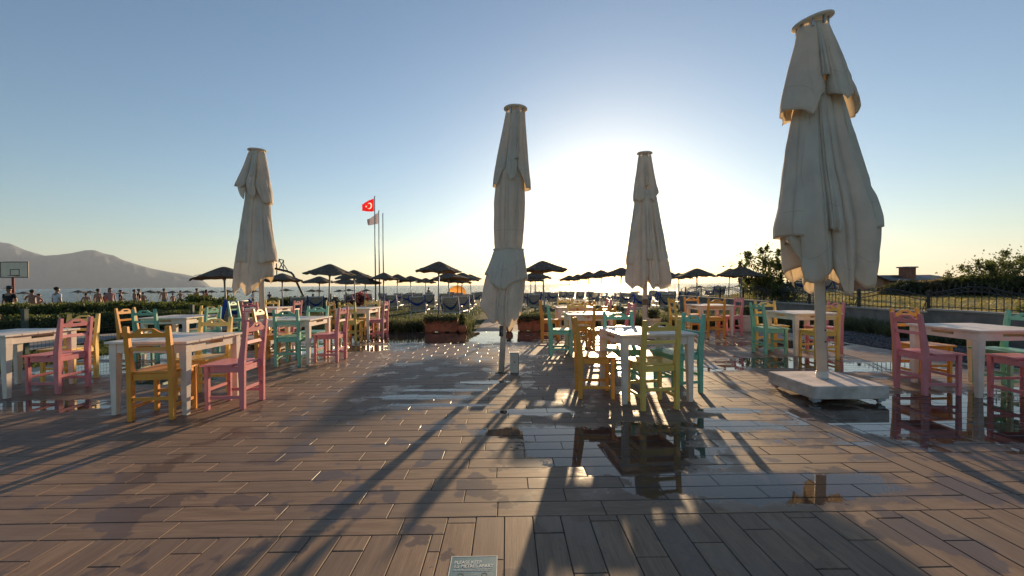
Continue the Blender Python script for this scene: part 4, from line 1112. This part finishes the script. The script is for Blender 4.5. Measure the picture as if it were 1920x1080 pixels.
def bush(cen, dims, n, size, m, label, seed, name='bush', cat='bush', rz=0, parts=True, group=None, lump=.16):
    r = empty(name, cen, rz, label, cat, group); rs = np.random.RandomState(seed)
    u = rs.normal(size=(n, 3)); u /= np.linalg.norm(u, axis=1)[:, None]; u[:, 2] = np.abs(u[:, 2])
    # superellipse shell with lumps
    p = 3.2; q = (np.abs(u)**p).sum(1)**(-1/p)
    P = u*q[:, None]
    L = np.array([1+lump*1.6*mnoise.noise(Vector((a[0]*dims[0]*1.1+seed, a[1]*dims[1]*1.1, a[2]*dims[2]*2))) + .5*lump*mnoise.noise(Vector((a[0]*dims[0]*4+seed, a[1]*dims[1]*4, a[2]*dims[2]*5))) for a in P])
    P *= (L*rs.uniform(.80, 1.03, n))[:, None]*np.array([dims[0]/2, dims[1]/2, dims[2]])[None]
    leafcloud('foliage', P, size, m, r, seed, 1.7)
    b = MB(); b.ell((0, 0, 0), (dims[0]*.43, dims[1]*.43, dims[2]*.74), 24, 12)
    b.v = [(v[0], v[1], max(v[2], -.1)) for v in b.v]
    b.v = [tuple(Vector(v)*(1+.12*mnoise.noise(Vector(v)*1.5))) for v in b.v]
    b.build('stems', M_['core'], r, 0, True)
    return r
M_['leafd'] = leafmat('leaf_dark', (.016, .022, .010), (.060, .068, .022), .3)
M_['leafw'] = leafmat('leaf_weed', (.06, .05, .025), (.16, .13, .06), .4)
for i, (px, d, w_, h_, m, lb) in enumerate([(1694, 24, 2.2, .58, 'leafw', 'brownish weedy bush in front of the orange house'), (1725, 23.5, 3.4, .78, 'leafd', 'dark bush below the house chimney'),
        (1778, 23, 3.2, .9, 'leafw', 'reedy brown bush right of the chimney'), (1826, 22.5, 3.0, 1.0, 'leafd', 'dark bush left of the feathery tall bush'), (1878, 22, 3.6, 1.0, 'leafd', 'dark bush at the foot of the feathery tall bush'),
        (1925, 22, 3.2, 1.0, 'leafd', 'dark bush cut by the right edge beyond the field')]):
    c = g3((px-960)/785*d, d); bush(c, (w_, 1.8, h_), 4200, .085, M_[m], lb, 40+i)
bush(g3(10.35, 8.2), (.7, .5, .42), 900, .035, M_['leafb'], 'small bright green bush behind the fence at the right edge', 77)

# ---- left side: hedges, wire fence
def hedge(pa, pb, w_, h_, n, size, m, label, seed, lump=.15):
    A, B = g3(*pa), g3(*pb); d = B-A; L = Vector((d.x, d.y)).length
    c = (A+B)/2; return bush(c, (L, w_, h_), n, size, m, label, seed, 'hedge', 'hedge', math.atan2(d.y, d.x), lump=lump)
M_['leafh'] = leafmat('leaf_hedge', (.030, .042, .010), (.095, .115, .022), .4)
hedge((-17.0, 11.6), (-11.2, 16.4), 1.6, .64, 15000, .055, M_['leafh'], 'lower clipped hedge beside the concrete path at left', 51, .10)
hedge((-25, 12.8), (-12.6, 19.6), 2.4, .95, 22000, .075, M_['leafh'], 'long taller dark hedge behind the lower one at left', 52, .12)
bush(g3(-16.2, 22.2), (3.2, 2.0, 1.15), 5000, .08, M_['leafh'], 'rounded bush rising above the right end of the long hedge', 53)
bush(g3(-14.2, 27), (4.4, 1.6, .95), 5000, .07, M_['leafh'], 'low dark bush line left of the left parasol pole', 54)
tree('shrub', g3(-11.6, 31.8), 1.5, .8, 12, 1500, .08, M_['redleaf'], 60, 'reddish shrub among the loungers near the flagpoles', 'shrub', .1, 1, .1)
bush(g3(-17.0, 33), (2.6, 1.2, .8), 2500, .07, M_['leafh'], 'low green bush right of the left parasol pole', 55)
bush(g3(-13.8, 31), (2.6, 1.2, .75), 2500, .07, M_['leafd'], 'brownish low bush at the foot of the bent hoop post', 56)
M_['wirepost'] = simple('green_post', (.02, .05, .045), .5)
FP = [(-9.3, 4.4), (-9.32, 8.0), (-9.4, 12.3), (-8.7, 15.2), (-7.4, 16.6)]
r = empty('wire_fence', (0, 0, 0), -psi, 'low dark wire mesh fence with green posts along the left lawn', 'fence')
for i, (x, y) in enumerate(FP):
    b = MB(); z = gz(x, y); b.box((x, y, z+.43), (.07, .07, .92)); b.box((x, y, z+.895), (.08, .08, .02)); b.build('post', M_['wirepost'], r)
for (xa_, ya_), (xb_, yb_) in zip(FP, FP[1:]):
    b = MB(); L = math.hypot(xb_-xa_, yb_-ya_); N = int(L/.07)
    za, zb_ = gz(xa_, ya_), gz(xb_, yb_)
    for j in range(1, N):
        t = j/N; x, y, z = xa_+(xb_-xa_)*t, ya_+(yb_-ya_)*t, za+(zb_-za)*t
        b.tube([(x, y, z+.02), (x, y, z+.78)], .0024, 3, False)
    for j in range(12):
        h_ = .04+j*.067; b.tube([(xa_, ya_, za+h_), (xb_, yb_, zb_+h_)], .0024, 3, False)
    b.build('mesh_panel', M_['wirepost'], r)

# ================================================================== FLAGS, HOOPS, POLES
def flagpole(px, top, d, label, r_=.045):
    p = on_ground(px, d); zt = CAM_H+(hor(px)-top)*d/785-p.z
    r = empty('flagpole', p, -psi, label, 'flagpole', 'three white flagpoles'); b = MB()
    b.tube([(0, 0, -.05), (0, 0, zt*.5), (0, 0, zt)], [r_*1.25, r_, r_*.75], 12); b.build('pole', M_['wpole'], r, 0, True)
    b = MB(); b.lathe([(0, .03), (.05, .02), (.06, 0), (0, -.01)], 12, (0.02, 0, zt+.01)); b.build('finial', M_['wpole'], r, 0, True)
    return r, p, zt
D_ = 30
fp1, q1, t1_ = flagpole(704.2, 369, D_, 'leftmost and tallest white flagpole flying the red flag')
fp2, q2, t2_ = flagpole(711.7, 396, D_+1, 'middle white flagpole with the grey flag')
fp3, q3, t3_ = flagpole(719.3, 401, D_+2, 'rightmost bare white flagpole')
def flagmat(name, fn):
    k = NT(name); uv = k.n('ShaderNodeUVMap').outputs[0]; c = fn(k, uv)
    k.l(c, k.b.inputs['Base Color']); k.b.inputs['Roughness'].default_value = .8
    tr = k.n('ShaderNodeBsdfTranslucent'); k.l(c, tr.inputs[0]); ms = k.n('ShaderNodeMixShader'); ms.inputs[0].default_value = .55
    k.l(k.b.outputs[0], ms.inputs[1]); k.l(tr.outputs[0], ms.inputs[2]); k.l(ms.outputs[0], k.out.inputs[0]); return k.m
def red(k, uv):
    s = k.n('ShaderNodeSeparateXYZ', i_0=uv); X_, Y_ = s.outputs[0], s.outputs[1]
    def circ(cx, cy, r_):
        dx = k.math('SUBTRACT', X_, cx); dy = k.math('SUBTRACT', Y_, cy)
        d = k.math('SQRT', k.math('ADD', k.math('MULTIPLY', dx, dx), k.math('MULTIPLY', dy, dy)))
        return k.math('LESS_THAN', d, r_)
    cres = k.math('MULTIPLY', circ(.5, .5, .27), k.math('SUBTRACT', 1, circ(.575, .5, .215)))
    # five-pointed star by polar distance
    dx = k.math('SUBTRACT', X_, .86); dy = k.math('SUBTRACT', Y_, .5)
    ang_ = k.math('ADD', k.math('ARCTAN2', dy, k.math('MULTIPLY', dx, -1)), math.pi)
    a5 = k.math('SUBTRACT', k.math('MODULO', k.math('ADD', ang_, math.pi/5), 2*math.pi/5), math.pi/5)
    d = k.math('SQRT', k.math('ADD', k.math('MULTIPLY', dx, dx), k.math('MULTIPLY', dy, dy)))
    aa = k.math('ABSOLUTE', a5)
    # edge of star: r(a) = R sin(pi/10) / sin(pi - pi/10 - a)
    rr_ = k.math('DIVIDE', .14*math.sin(math.pi/10), k.math('SINE', k.math('SUBTRACT', math.pi*.9, k.math('SUBTRACT', math.pi/5, k.math('SUBTRACT', math.pi/5, aa)))))
    st = k.math('LESS_THAN', d, rr_)
    return k.mix(k.math('MAXIMUM', cres, st), (.62, .018, .02), (.9, .82, .78))
def grey(k, uv):
    s = k.n('ShaderNodeSeparateXYZ', i_0=uv)
    l1 = k.math('LESS_THAN', k.math('ABSOLUTE', k.math('SUBTRACT', k.math('MODULO', k.math('MULTIPLY', s.outputs[1], 5), 1), .5)), .10)
    inr = k.math('MULTIPLY', k.math('GREATER_THAN', s.outputs[0], .35), k.math('LESS_THAN', s.outputs[0], 1.2))
    return k.mix(k.math('MULTIPLY', l1, inr), (.30, .27, .32), (.10, .09, .16))
def flag(root, zt, L, Hh, mat_, label, droop, sd):
    """hangs from the pole top, blown left and slack; uv x from hoist 0..1.5"""
    vs = []; uv = []; N, Mv = 26, 12
    for i in range(N+1):
        u = i/N
        for j in range(Mv+1):
            v = j/Mv
            x = -L*u*(.93-.10*u) ; z = zt-.12-Hh*(1-v)*(1-.52*u*(.6+.4*u)) - droop*u
            y = .12*math.sin(u*7+v*2+sd)*u + .05*math.sin(u*15+sd)*u
            vs.append((x-.05, y, z)); uv.append((u*1.5, v))
    fs = [(i*(Mv+1)+j, (i+1)*(Mv+1)+j, (i+1)*(Mv+1)+j+1, i*(Mv+1)+j+1) for i in range(N) for j in range(Mv)]
    me = rawmesh('flag', vs, fs, mat_, True); ul = me.uv_layers.new(name='UVMap')
    li = np.zeros(len(me.loops), dtype=np.int32); me.loops.foreach_get('vertex_index', li); ul.data.foreach_set('uv', np.array(uv, dtype=np.float32)[li].ravel())
    o = link(bpy.data.objects.new('flag', me)); o.location = root.location; o.rotation_euler = root.rotation_euler
    tag(o, label, 'flag'); return o
flag(fp1, t1_, 1.08, .92, flagmat('red_flag', red), 'red flag with white crescent and star on the tallest pole', .42, 0)
flag(fp2, t2_, .92, .80, flagmat('grey_flag', grey), 'slack greyish flag with dark stripes on the middle pole', .52, 2)
p = on_ground(1430, 17.5); r = empty('metal_pole', p, 0, 'thin blue-grey metal pole standing among the right-hand loungers', 'pole')
b = MB(); zt = CAM_H+(hor(1430)-488)*17.5/785-p.z; b.tube([(0, 0, 0), (0, 0, zt)], .016, 8); b.build('pole', M_['grey_metal'], r); 
for z in np.arange(.35, zt, .14):
    b = MB(); b.tube([(0, 0, z), (0, 0, z+.02)], .021, 8); b.build('ring', M_['wpole'], r)

# left backboard faces the terrace
d = 28; r = empty('basketball_hoop', on_ground(-16, d), -psi, 'white basketball backboard with black border at the left edge', 'basketball hoop')
def lp_(px, py, dd=d):
    w_ = at(px, py, dd); q = w_-r.location; c_, s_ = math.cos(psi), math.sin(psi)
    return Vector((q.x*c_-q.y*s_, q.x*s_+q.y*c_, q.z))
a_, c_ = lp_(1, 491), lp_(53.5, 520.5)
cx, cz, w_, h_ = (a_.x+c_.x)/2, (a_.z+c_.z)/2, c_.x-a_.x, a_.z-c_.z; cy = a_.y
M_['board'] = simple('board_white', (.70, .60, .46), .5, .06, 3, .05)
b = MB(); b.box((cx, cy, cz), (w_, .04, h_)); bb = b.build('backboard', M_['board'], r)
b = MB()
for s in (-1, 1): b.box((cx+s*(w_/2-.02), cy-.024, cz), (.05, .01, h_)); b.box((cx, cy-.026, cz+s*(h_/2-.02)), (w_, .01, .05))
ix, iz, iw, ih = cx+.03, cz-.18, .60, .40
for s in (-1, 1): b.box((ix+s*iw/2, cy-.024, iz), (.04, .01, ih)); b.box((ix, cy-.026, iz+s*ih/2), (iw+.04, .01, .04))
b.build('marking', M_['dark'], bb)
M_['dred'] = simple('dark_red_steel', (.16, .025, .025), .5)
b = MB(); b.tube([(ix+.16+.22*math.cos(t), cy-.30+.22*math.sin(t), cz-.40) for t in [j*math.pi/10 for j in range(21)]], .012, 6, False); b.box((ix+.16, cy-.05, cz-.40), (.14, .08, .05)); b.build('rim', M_['dred'], r, 0, True)
b = MB(); b.tube([(0, cy+1.2, -.1), (0, cy+1.2, cz-.5), (cx, cy+.06, cz-.2)], .07, 10); b.build('post', M_['dred'], r, 0, True)
# second hoop seen from behind its bent post
d = 45; r = empty('basketball_hoop', on_ground(577, d), -psi, 'dark basketball post with bent arm and truss frame behind the left parasol', 'basketball hoop')
def L2(px, py, dd=0):
    w_ = at(px, py, d+dd); q = w_-r.location; c_, s_ = math.cos(psi), math.sin(psi); return Vector((q.x*c_-q.y*s_, q.x*s_+q.y*c_, q.z))
b = MB(); b.tube([L2(577, 570), L2(571, 560), L2(555, 526), L2(549.5, 515), L2(546, 511.5), L2(538, 508.5), L2(516, 503.5)], [.12]*3+[.115]*4, 10); b.build('post', M_['dark'], r, 0, True)
b = MB()
for a_, c_ in (((523, 486), (532, 488)), ((523, 486), (532, 505)), ((532, 488), (524, 503)), ((532, 488), (531.5, 510)), ((531.5, 495), (539.5, 507.5)), ((523, 487), (523, 492))): b.tube([L2(*a_), L2(*c_)], .05, 6)
b.build('truss', M_['dark'], r)
b = MB(); q = L2(514, 500); b.box(q, (.06, 1.8, 1.1)); b.build('backboard', M_['dark'], r)
for px_, ty in ((519, 498), (519.5, 511)): 
    b = MB(); b.box(L2(px_, ty), (.12, .12, .5)); b.build('bracket', M_['dark'], r)

# ---- small services box beside the centre parasol
X_, Y_ = (963.5-960)/785*6.0, 6.02
r = empty('service_box', V(X_, Y_, .001), -psi+.03, 'small cream electrical box standing on the terrace by the leaning parasol', 'box')
b = MB(); b.box((0, 0, .145), (.125, .10, .285)); b.build('body', M_['cream'], r, .006)
b = MB(); b.box((0, 0, .2925), (.135, .11, .010)); b.build('lid', M_['cream'], r, .003)
b = MB(); b.box((.056, 0, .145), (.006, .103, .284)); b.build('door_seam', M_['dark'], r)
b = MB(); b.tube([(.0, -.051, .16), (.0, -.054, .16)], .010, 12); b.build('screw', simple('rust', (.15, .07, .03), .8), r)

# ---- floor stickers
M_['stick'] = simple('sticker_teal', (.085, .20, .22), .5, .14, 8, .1); M_['stickw'] = simple('sticker_print_white', (.72, .69, .60), .6, .1, 60, 0)
def gpt(px, py):
    dr = ray(px, py); t = -CAM_H/dr.z; return CAM+dr*t
P = gpt(890, 1044); Wd = (933-847)/785*(CAM_H*785/(1044-534)); Hd = Wd*1.35
r = empty('floor_sticker', (P.x, P.y, 0), 0, 'blue-green distance-keeping floor sticker with white lettering, at the bottom edge', 'sticker')
b = MB(); b.box((0, -Hd/2, .0030), (Wd, Hd, .0010)); b.build('sheet', M_['stick'], r)
b = MB()
for s in (-1, 1): b.box((s*(Wd/2-.002), -Hd/2, .0037), (.004, Hd, .0006))
b.box((0, -.002, .0038), (Wd, .004, .0006)); b.build('border', M_['stickw'], r)
def text(s, size, x, y, m, parent, z=.0040, sx=1.0, nm='lettering'):
    cu = bpy.data.curves.new(nm, 'FONT'); cu.body = s; cu.size = size; cu.extrude = .0003; cu.offset = size*.018
    o = bpy.data.objects.new('t', cu); COL.objects.link(o); dg = bpy.context.evaluated_depsgraph_get()
    me = bpy.data.meshes.new_from_object(o.evaluated_get(dg)); bpy.data.objects.remove(o); me.name = nm; me.materials.clear(); me.materials.append(m)
    q = link(bpy.data.objects.new(nm, me), parent); q.location = (x, y, z); q.scale = (sx, 1, 1); return q
W2 = Wd/2
text('PLEASE KEEP', .030, -W2+.018, -.054, M_['stickw'], r, sx=.60/.82*Wd/.21); text('1.5 METRES APART', .030, -W2+.018, -.080, M_['stickw'], r, sx=.58/.82*Wd/.21)
for i_ in range(2):
    b = MB(); x = -W2+.018
    rr_ = random.Random(5+i_)
    while x < W2-.03:
        w_ = rr_.uniform(.006, .018); b.box((x+w_/2, -.092-i_*.008, .0040), (w_, .0028, .0005)); x += w_+.003
    b.build('small_print', M_['stickw'], r)
for s in (-1, 1):
    b = MB(); n = 40; vs = []
    for ring in (.0135, .0095):
        for k_ in range(n): a = 2*math.pi*k_/n; vs.append((s*.052+ring*math.cos(a), -.128+ring*math.sin(a), .0042))
    b.v = vs; b.f = [(k_, (k_+1) % n, n+(k_+1) % n, n+k_) for k_ in range(n)]; b.build('head_ring', simple('sticker_ink', (.02, .03, .045), .6), r)
    b = MB(); b.frus((s*.052, -.175, .0037), (.034, .055, 0), (s*.052, -.175, .0042), (.034, .055, 0)); b.build('figure', M_['stickw'], r)
b = MB(); b.box((0, -.130, .0040), (.045, .002, .0005)); b.build('arrow', M_['stickw'], r)
P = gpt(1337, 688); r = empty('floor_sticker', (P.x, P.y, 0), .1, 'blue floor sticker lying flat right of the nearest right-hand table', 'sticker')
b = MB(); b.box((0, 0, .003), (.22, .30, .001)); b.build('sheet', simple('sticker_blue', (.06, .14, .24), .5, .3, 20), r)
b = MB(); b.box((0, .05, .0037), (.15, .02, .0006)); b.build('print', M_['stickw'], r)

# ---- bollards and bicycles by the beach path
for i_, (px, d, ty) in enumerate([(553, 26, 557), (587, 27, 553), (620, 30, 552), (649, 30, 550)]):
    p = on_ground(px, d); zt = CAM_H+(hor(px)-ty)*d/785-p.z
    r = empty('bollard', p, 0, 'thin black post on the beach path, %s from the left' % ORD[i_], 'post', 'black posts along the beach path')
    b = MB(); b.tube([(0, 0, 0), (0, 0, zt)], .055, 10); b.build('shaft', M_['dark'], r); b = MB(); b.lathe([(.055, 0), (.07, .01), (.07, .05), (0, .08)], 10, (0, 0, zt)); b.build('cap', M_['dark'], r)
def bicycle():
    r = empty('bicycle', (0, 0, 0))
    for x in (-.52, .52):
        b = MB(); b.tube([(x+.33*math.cos(t), 0, .34+.33*math.sin(t)) for t in [j*math.pi/12 for j in range(25)]], .018, 5, False)
        for j in range(8): a = j*math.pi/4; b.tube([(x, 0, .34), (x+.32*math.cos(a), 0, .34+.32*math.sin(a))], .003, 3, False)
        b.build('wheel', M_['dark'], r)
    b = MB()
    for a_, c_ in (((-.52, .34), (-.12, .30)), ((-.12, .30), (-.22, .82)), ((-.52, .34), (-.20, .74)), ((-.20, .74), (.34, .78)), ((-.12, .30), (.36, .70)), ((.52, .34), (.33, .92))): b.tube([(a_[0], 0, a_[1]), (c_[0], 0, c_[1])], .017, 6)
    b.build('frame', M_['grey_metal'], r)
    b = MB(); b.box((-.23, 0, .86), (.24, .12, .05)); b.build('saddle', M_['dark'], r, .015)
    b = MB(); b.tube([(.28, -.28, .98), (.36, -.1, .96), (.36, .1, .96), (.28, .28, .98)], .012, 6); b.build('handlebar', M_['dark'], r)
    b = MB(); b.box((.50, 0, .82), (.24, .26, .20)); b.build('basket', M_['bark'], r)
    return r
bk = bicycle()
for i_, (px, d, rz, lb) in enumerate([(596, 29, .3, 'left bicycle parked by the black posts'), (617, 30, -.2, 'middle bicycle parked by the black posts'), (638, 31, .5, 'right bicycle parked by the black posts')]):
    o = bk if i_ == 0 else copy_tree(bk); o.location = on_ground(px, d); o.rotation_euler = (0, 0, rz); tag(o, lb, 'bicycle', 'bicycles parked by the beach path')

# ================================================================== PEOPLE
def skin_mesh(name, verts, edges, radii, m, sub=2, root=0):
    me = bpy.data.meshes.new('tmp'); me.from_pydata(verts, edges, []); o = bpy.data.objects.new('tmp', me); COL.objects.link(o)
    md = o.modifiers.new('s', 'SKIN'); md.use_smooth_shade = True
    sv = me.skin_vertices[0].data
    for i, v in enumerate(sv):
        rr_ = radii[i]; v.radius = rr_ if isinstance(rr_, tuple) else (rr_, rr_); v.use_root = (i == root)
    ss = o.modifiers.new('u', 'SUBSURF'); ss.levels = sub; ss.render_levels = sub
    dg = bpy.context.evaluated_depsgraph_get(); out = bpy.data.meshes.new_from_object(o.evaluated_get(dg))
    bpy.data.objects.remove(o); out.name = name; out.materials.clear(); out.materials.append(m)
    out.polygons.foreach_set('use_smooth', [True]*len(out.polygons))
    return out
ARMS = {'down': ((.235, .03, 1.14), (.265, -.05, .90), (.265, -.09, .80)), 'hips': ((.40, .07, 1.18), (.215, -.06, 1.02), (.15, -.10, 1.01)),
        'face': ((.29, -.20, 1.22), (.14, -.27, 1.48), (.08, -.22, 1.56)), 'bent': ((.25, .03, 1.15), (.20, -.22, 1.10), (.14, -.30, 1.12)), 'walk': ((.23, .10, 1.15), (.25, .06, .92), (.25, .03, .83))}
def cloth_m(name, col): return simple(name, col, .85, .15, 9, .2)
SHIRT = {}
def person(base, rz, h, skin, top, bottom, arms, label, hat=False, hair=(.02, .014, .01), fingers=False, belly=1.0, longsleeve=False, group=None, stride=.0, longhair=False):
    r = empty('person', base, rz, label, 'person', group); r.scale = (h/1.75,)*3
    V_ = []; E = []; Rd = []
    def av(p, rd, par=None):
        V_.append(p); Rd.append(rd); i = len(V_)-1
        if par is not None: E.append((par, i))
        return i
    pel = av((0, 0, .95), (.145, .11)); w_ = av((0, -.01*belly, 1.10), (.135*belly, .105*belly), pel); ch = av((0, .0, 1.28), (.155, .115), w_); cv = av((0, .01, 1.41), (.12, .09), ch)
    nk = av((0, .005, 1.50), .055, cv); h1 = av((0, -.012, 1.575), (.066, .072), nk); h2 = av((0, -.005, 1.655), (.080, .095), h1); h3 = av((0, .005, 1.72), (.066, .075), h2)
    av((0, -.115, 1.625), .016, h2)                                     # nose
    for s in (-1, 1): av((s*.088, .0, 1.635), .015, h2)                  # ears
    armpts = {}
    for s in (-1, 1):
        kind = arms if isinstance(arms, str) else arms[0 if s < 0 else 1]
        e_, wr, hd = [Vector((s*q[0], q[1], q[2])) for q in ARMS[kind]]
        sh = av((s*.175, .01, 1.405), .058, cv); el = av(tuple(e_), .040, sh); wi = av(tuple(wr), .027, el); pm = av(tuple(wr.lerp(hd, .55)), (.036, .022) if not fingers else (.038, .018), wi)
        armpts[s] = [Vector((s*.175, .01, 1.405)), e_, wr]
        dv = (hd-wr).normalized(); sd_ = Vector((0, 1, 0)) if abs(dv.y) < .7 else Vector((1, 0, 0)); sd_ = (sd_-dv*sd_.dot(dv)).normalized()
        if fingers:
            b0 = wr.lerp(hd, .8)
            for q, (off, ln) in enumerate(((-.030, .062), (-.010, .075), (.010, .080), (.030, .070))):
                k1 = b0+sd_*off+dv*.0; f0 = av(tuple(k1), .009, pm); cur = Vector((-s*.012, 0, 0))
                f1 = av(tuple(k1+dv*ln*.5+cur*.6), .0085, f0); av(tuple(k1+dv*ln+cur*2), .007, f1)
            th = av(tuple(wr.lerp(hd, .45)-sd_*.040), .010, pm); av(tuple(wr.lerp(hd, .85)-sd_*.058), .008, th)
        else: av(tuple(hd), (.030, .016), pm)
    legs = {}
    for s in (-1, 1):
        st_ = stride*s
        hp = av((s*.088, 0, .88), .085, pel); kn = av((s*.10, -.02-st_*.5, .49), .055, hp); an = av((s*.105, .02-st_, .085), .036, kn); ft = av((s*.115, -.06-st_, .035), (.038, .030), an); av((s*.125, -.15-st_, .025), (.036, .018), ft)
        legs[s] = [(s*.088, 0, .88), (s*.10, -.02-st_*.5, .49), (s*.105, .02-st_, .085)]
    link(bpy.data.objects.new('body', skin_mesh('body', V_, E, Rd, skin)), r)
    if bottom is not None:
        Vs = [(0, 0, .99), (0, 0, .93)]; Es = [(0, 1)]; Rs = [(.155, .125), (.165, .135)]
        for s in (-1, 1):
            n0 = len(Vs); Vs += [(s*.09, 0, .86), (s*.098, -.01-stride*s*.25, .62)]; Rs += [.105, .092]; Es += [(1, n0), (n0, n0+1)]
        link(bpy.data.objects.new('shorts', skin_mesh('shorts', Vs, Es, Rs, bottom)), r)
    if top is not None:
        Vs = [(0, 0, .98), (0, -.01, 1.12), (0, 0, 1.28), (0, .01, 1.42)]; Es = [(0, 1), (1, 2), (2, 3)]; Rs = [(.155*belly, .125*belly), (.152*belly, .122*belly), (.170, .132), (.13, .10)]
        for s in (-1, 1):
            n0 = len(Vs); p0, p1, p2 = armpts[s]
            Vs += [tuple(p0), tuple(p0.lerp(p1, .62))]; Rs += [.075, .062]; Es += [(3, n0), (n0, n0+1)]
            if longsleeve: Vs += [tuple(p1), tuple(p1.lerp(p2, .88))]; Rs += [.058, .046]; Es += [(n0+1, n0+2), (n0+2, n0+3)]
        link(bpy.data.objects.new('shirt', skin_mesh('shirt', Vs, Es, Rs, top)), r)
    b = MB(); b.ell((0, .018, 1.690), (.092, .108, .088), 14, 10)
    b.v = [(v[0], v[1], v[2]) for v in b.v]
    if longhair: b.ell((0, .075, 1.60), (.085, .055, .13), 12, 8)
    b.build('hair', cloth_m('hair', hair), r, 0, True)
    if hat:
        b = MB(); b.lathe([(0, .11), (.085, .10), (.10, 0), (.21, -.012), (.21, -.018), (.10, -.02), (0, -.02)], 24, (0, .01, 1.715)); b.build('hat', M_['dark'], r, 0, True)
    return r
SK = [M_['skin'], simple('skin_tan', (.33, .15, .09), .55, .08, 10, 0), simple('skin_sunburnt', (.34, .15, .11), .55, .08, 10, 0)]
BK, NV, WH, RD, PK, GR = [cloth_m(n_, c_) for n_, c_ in (('black_cloth', (.015, .014, .016)), ('navy_cloth_b', (.018, .022, .07)), ('white_cloth', (.58, .58, .62)), ('red_cloth', (.38, .025, .03)), ('pink_cloth', (.36, .19, .18)), ('grey_cloth', (.14, .14, .15)))]
def pers(px, ty, d, *a, **kw):
    p = on_ground(px, d); H = CAM_H+(hor(px)-ty)*d/785-p.z
    H = kw.pop('h', H); return person(p, kw.pop('rz', math.pi+random.choice([-1.1, -.6, -.2, 0, .3, .7, 1.2])), H, *a, **kw)
pers(17, 538.5, 18.5, SK[0], BK, RD, 'down', 'person in black T-shirt and wide dark hat behind the hedge', hat=True, rz=.2)
pers(60, 543.5, 20.5, SK[1], None, NV, ('hips', 'face'), 'shirtless person raising a hand to the face, behind the hedge', belly=1.15)
pers(73, 551, 24, SK[2], None, RD, 'bent', 'child beside the shirtless person with raised hand')
pers(107, 538.7, 19.5, SK[0], WH, NV, 'down', 'broad person in a white T-shirt seen from behind', belly=1.2)
pers(161, 550, 27, SK[1], None, BK, 'bent', 'dark-haired child behind the hedge left of two shirtless adults')
pers(184, 542, 25, SK[1], None, BK, 'down', 'shirtless person in black shorts standing left of the one in pink', belly=1.1)
pers(196.5, 549, 27, SK[1], RD, BK, 'down', 'small child between the black-shorts person and the one in pink')
pers(206.5, 540.3, 25, SK[2], PK, PK, 'down', 'person in pale pink with dark hair, in profile', rz=1.2, longhair=True)
pers(226, 544, 27, SK[0], NV, BK, 'bent', 'person in navy T-shirt bending forward behind the hedge', rz=2.2)
pers(252, 543, 30, SK[1], None, NV, 'down', 'shirtless person beside the one in a black T-shirt')
pers(260.5, 542.3, 30, SK[0], BK, BK, 'down', 'person in black T-shirt between a shirtless adult and a child')
pers(268, 548, 31, SK[1], None, BK, 'down', 'child right of the person in the black T-shirt')
pers(307.5, 541.3, 32, SK[1], None, GR, 'walk', 'shirtless person in grey shorts walking to the beach', stride=.15)
pers(324, 550.5, 34, SK[2], None, PK, 'down', 'child with pink swimwear walking behind the hedge')
pers(338, 545, 38, SK[1], None, NV, 'hips', 'shirtless person left of the rounded bush, arms bent')
pers(369, 541, 32, SK[1], None, GR, 'down', 'tall shirtless person just right of the rounded bush')
pers(382, 548, 34, SK[1], None, BK, 'down', 'short person close behind two shirtless adults')
pers(387, 543.5, 33, SK[2], RD, PK, 'down', 'person in a red top at the right end of the hedge', longhair=True)
pers(426, 549, 36, SK[2], RD, RD, 'down', 'person in red seen past the leftmost near thatched pole')
pers(415, 560, 26, SK[2], None, NV, 'bent', 'small child by the end of the hedge', h=.95)
pers(474, 556, 40, SK[0], WH, GR, 'down', 'person in white seen beyond the left parasol', h=1.3)
pers(505, 557, 40, SK[0], NV, BK, 'down', 'person in navy seen right of the left parasol pole', h=1.3)
pers(803.5, 539, 45, SK[1], GR, BK, 'hips', 'person with hands on hips looking out to sea, centre left')
pers(1278.5, 541, 55, SK[1], None, BK, 'hips', 'left one of two people standing at the end of the iron fence')
pers(1285.5, 541, 55, SK[1], None, NV, 'down', 'right one of two people standing at the end of the iron fence')
pers(1303, 542, 62, SK[1], GR, BK, 'down', 'person standing under the first small parasol right of the pair')
pers(1508, 545, 30, SK[1], NV, BK, 'down', 'dark figure behind the nearest parasol, by the iron fence', h=1.5)
# person in navy sweater, mostly outside the left edge
person(V(-8.83, 7.0, -.02), 2.6, 1.76, SK[0], NV, RD, 'down', 'person in navy sweater and dark red shorts, cut off by the left edge', fingers=True, longsleeve=True)
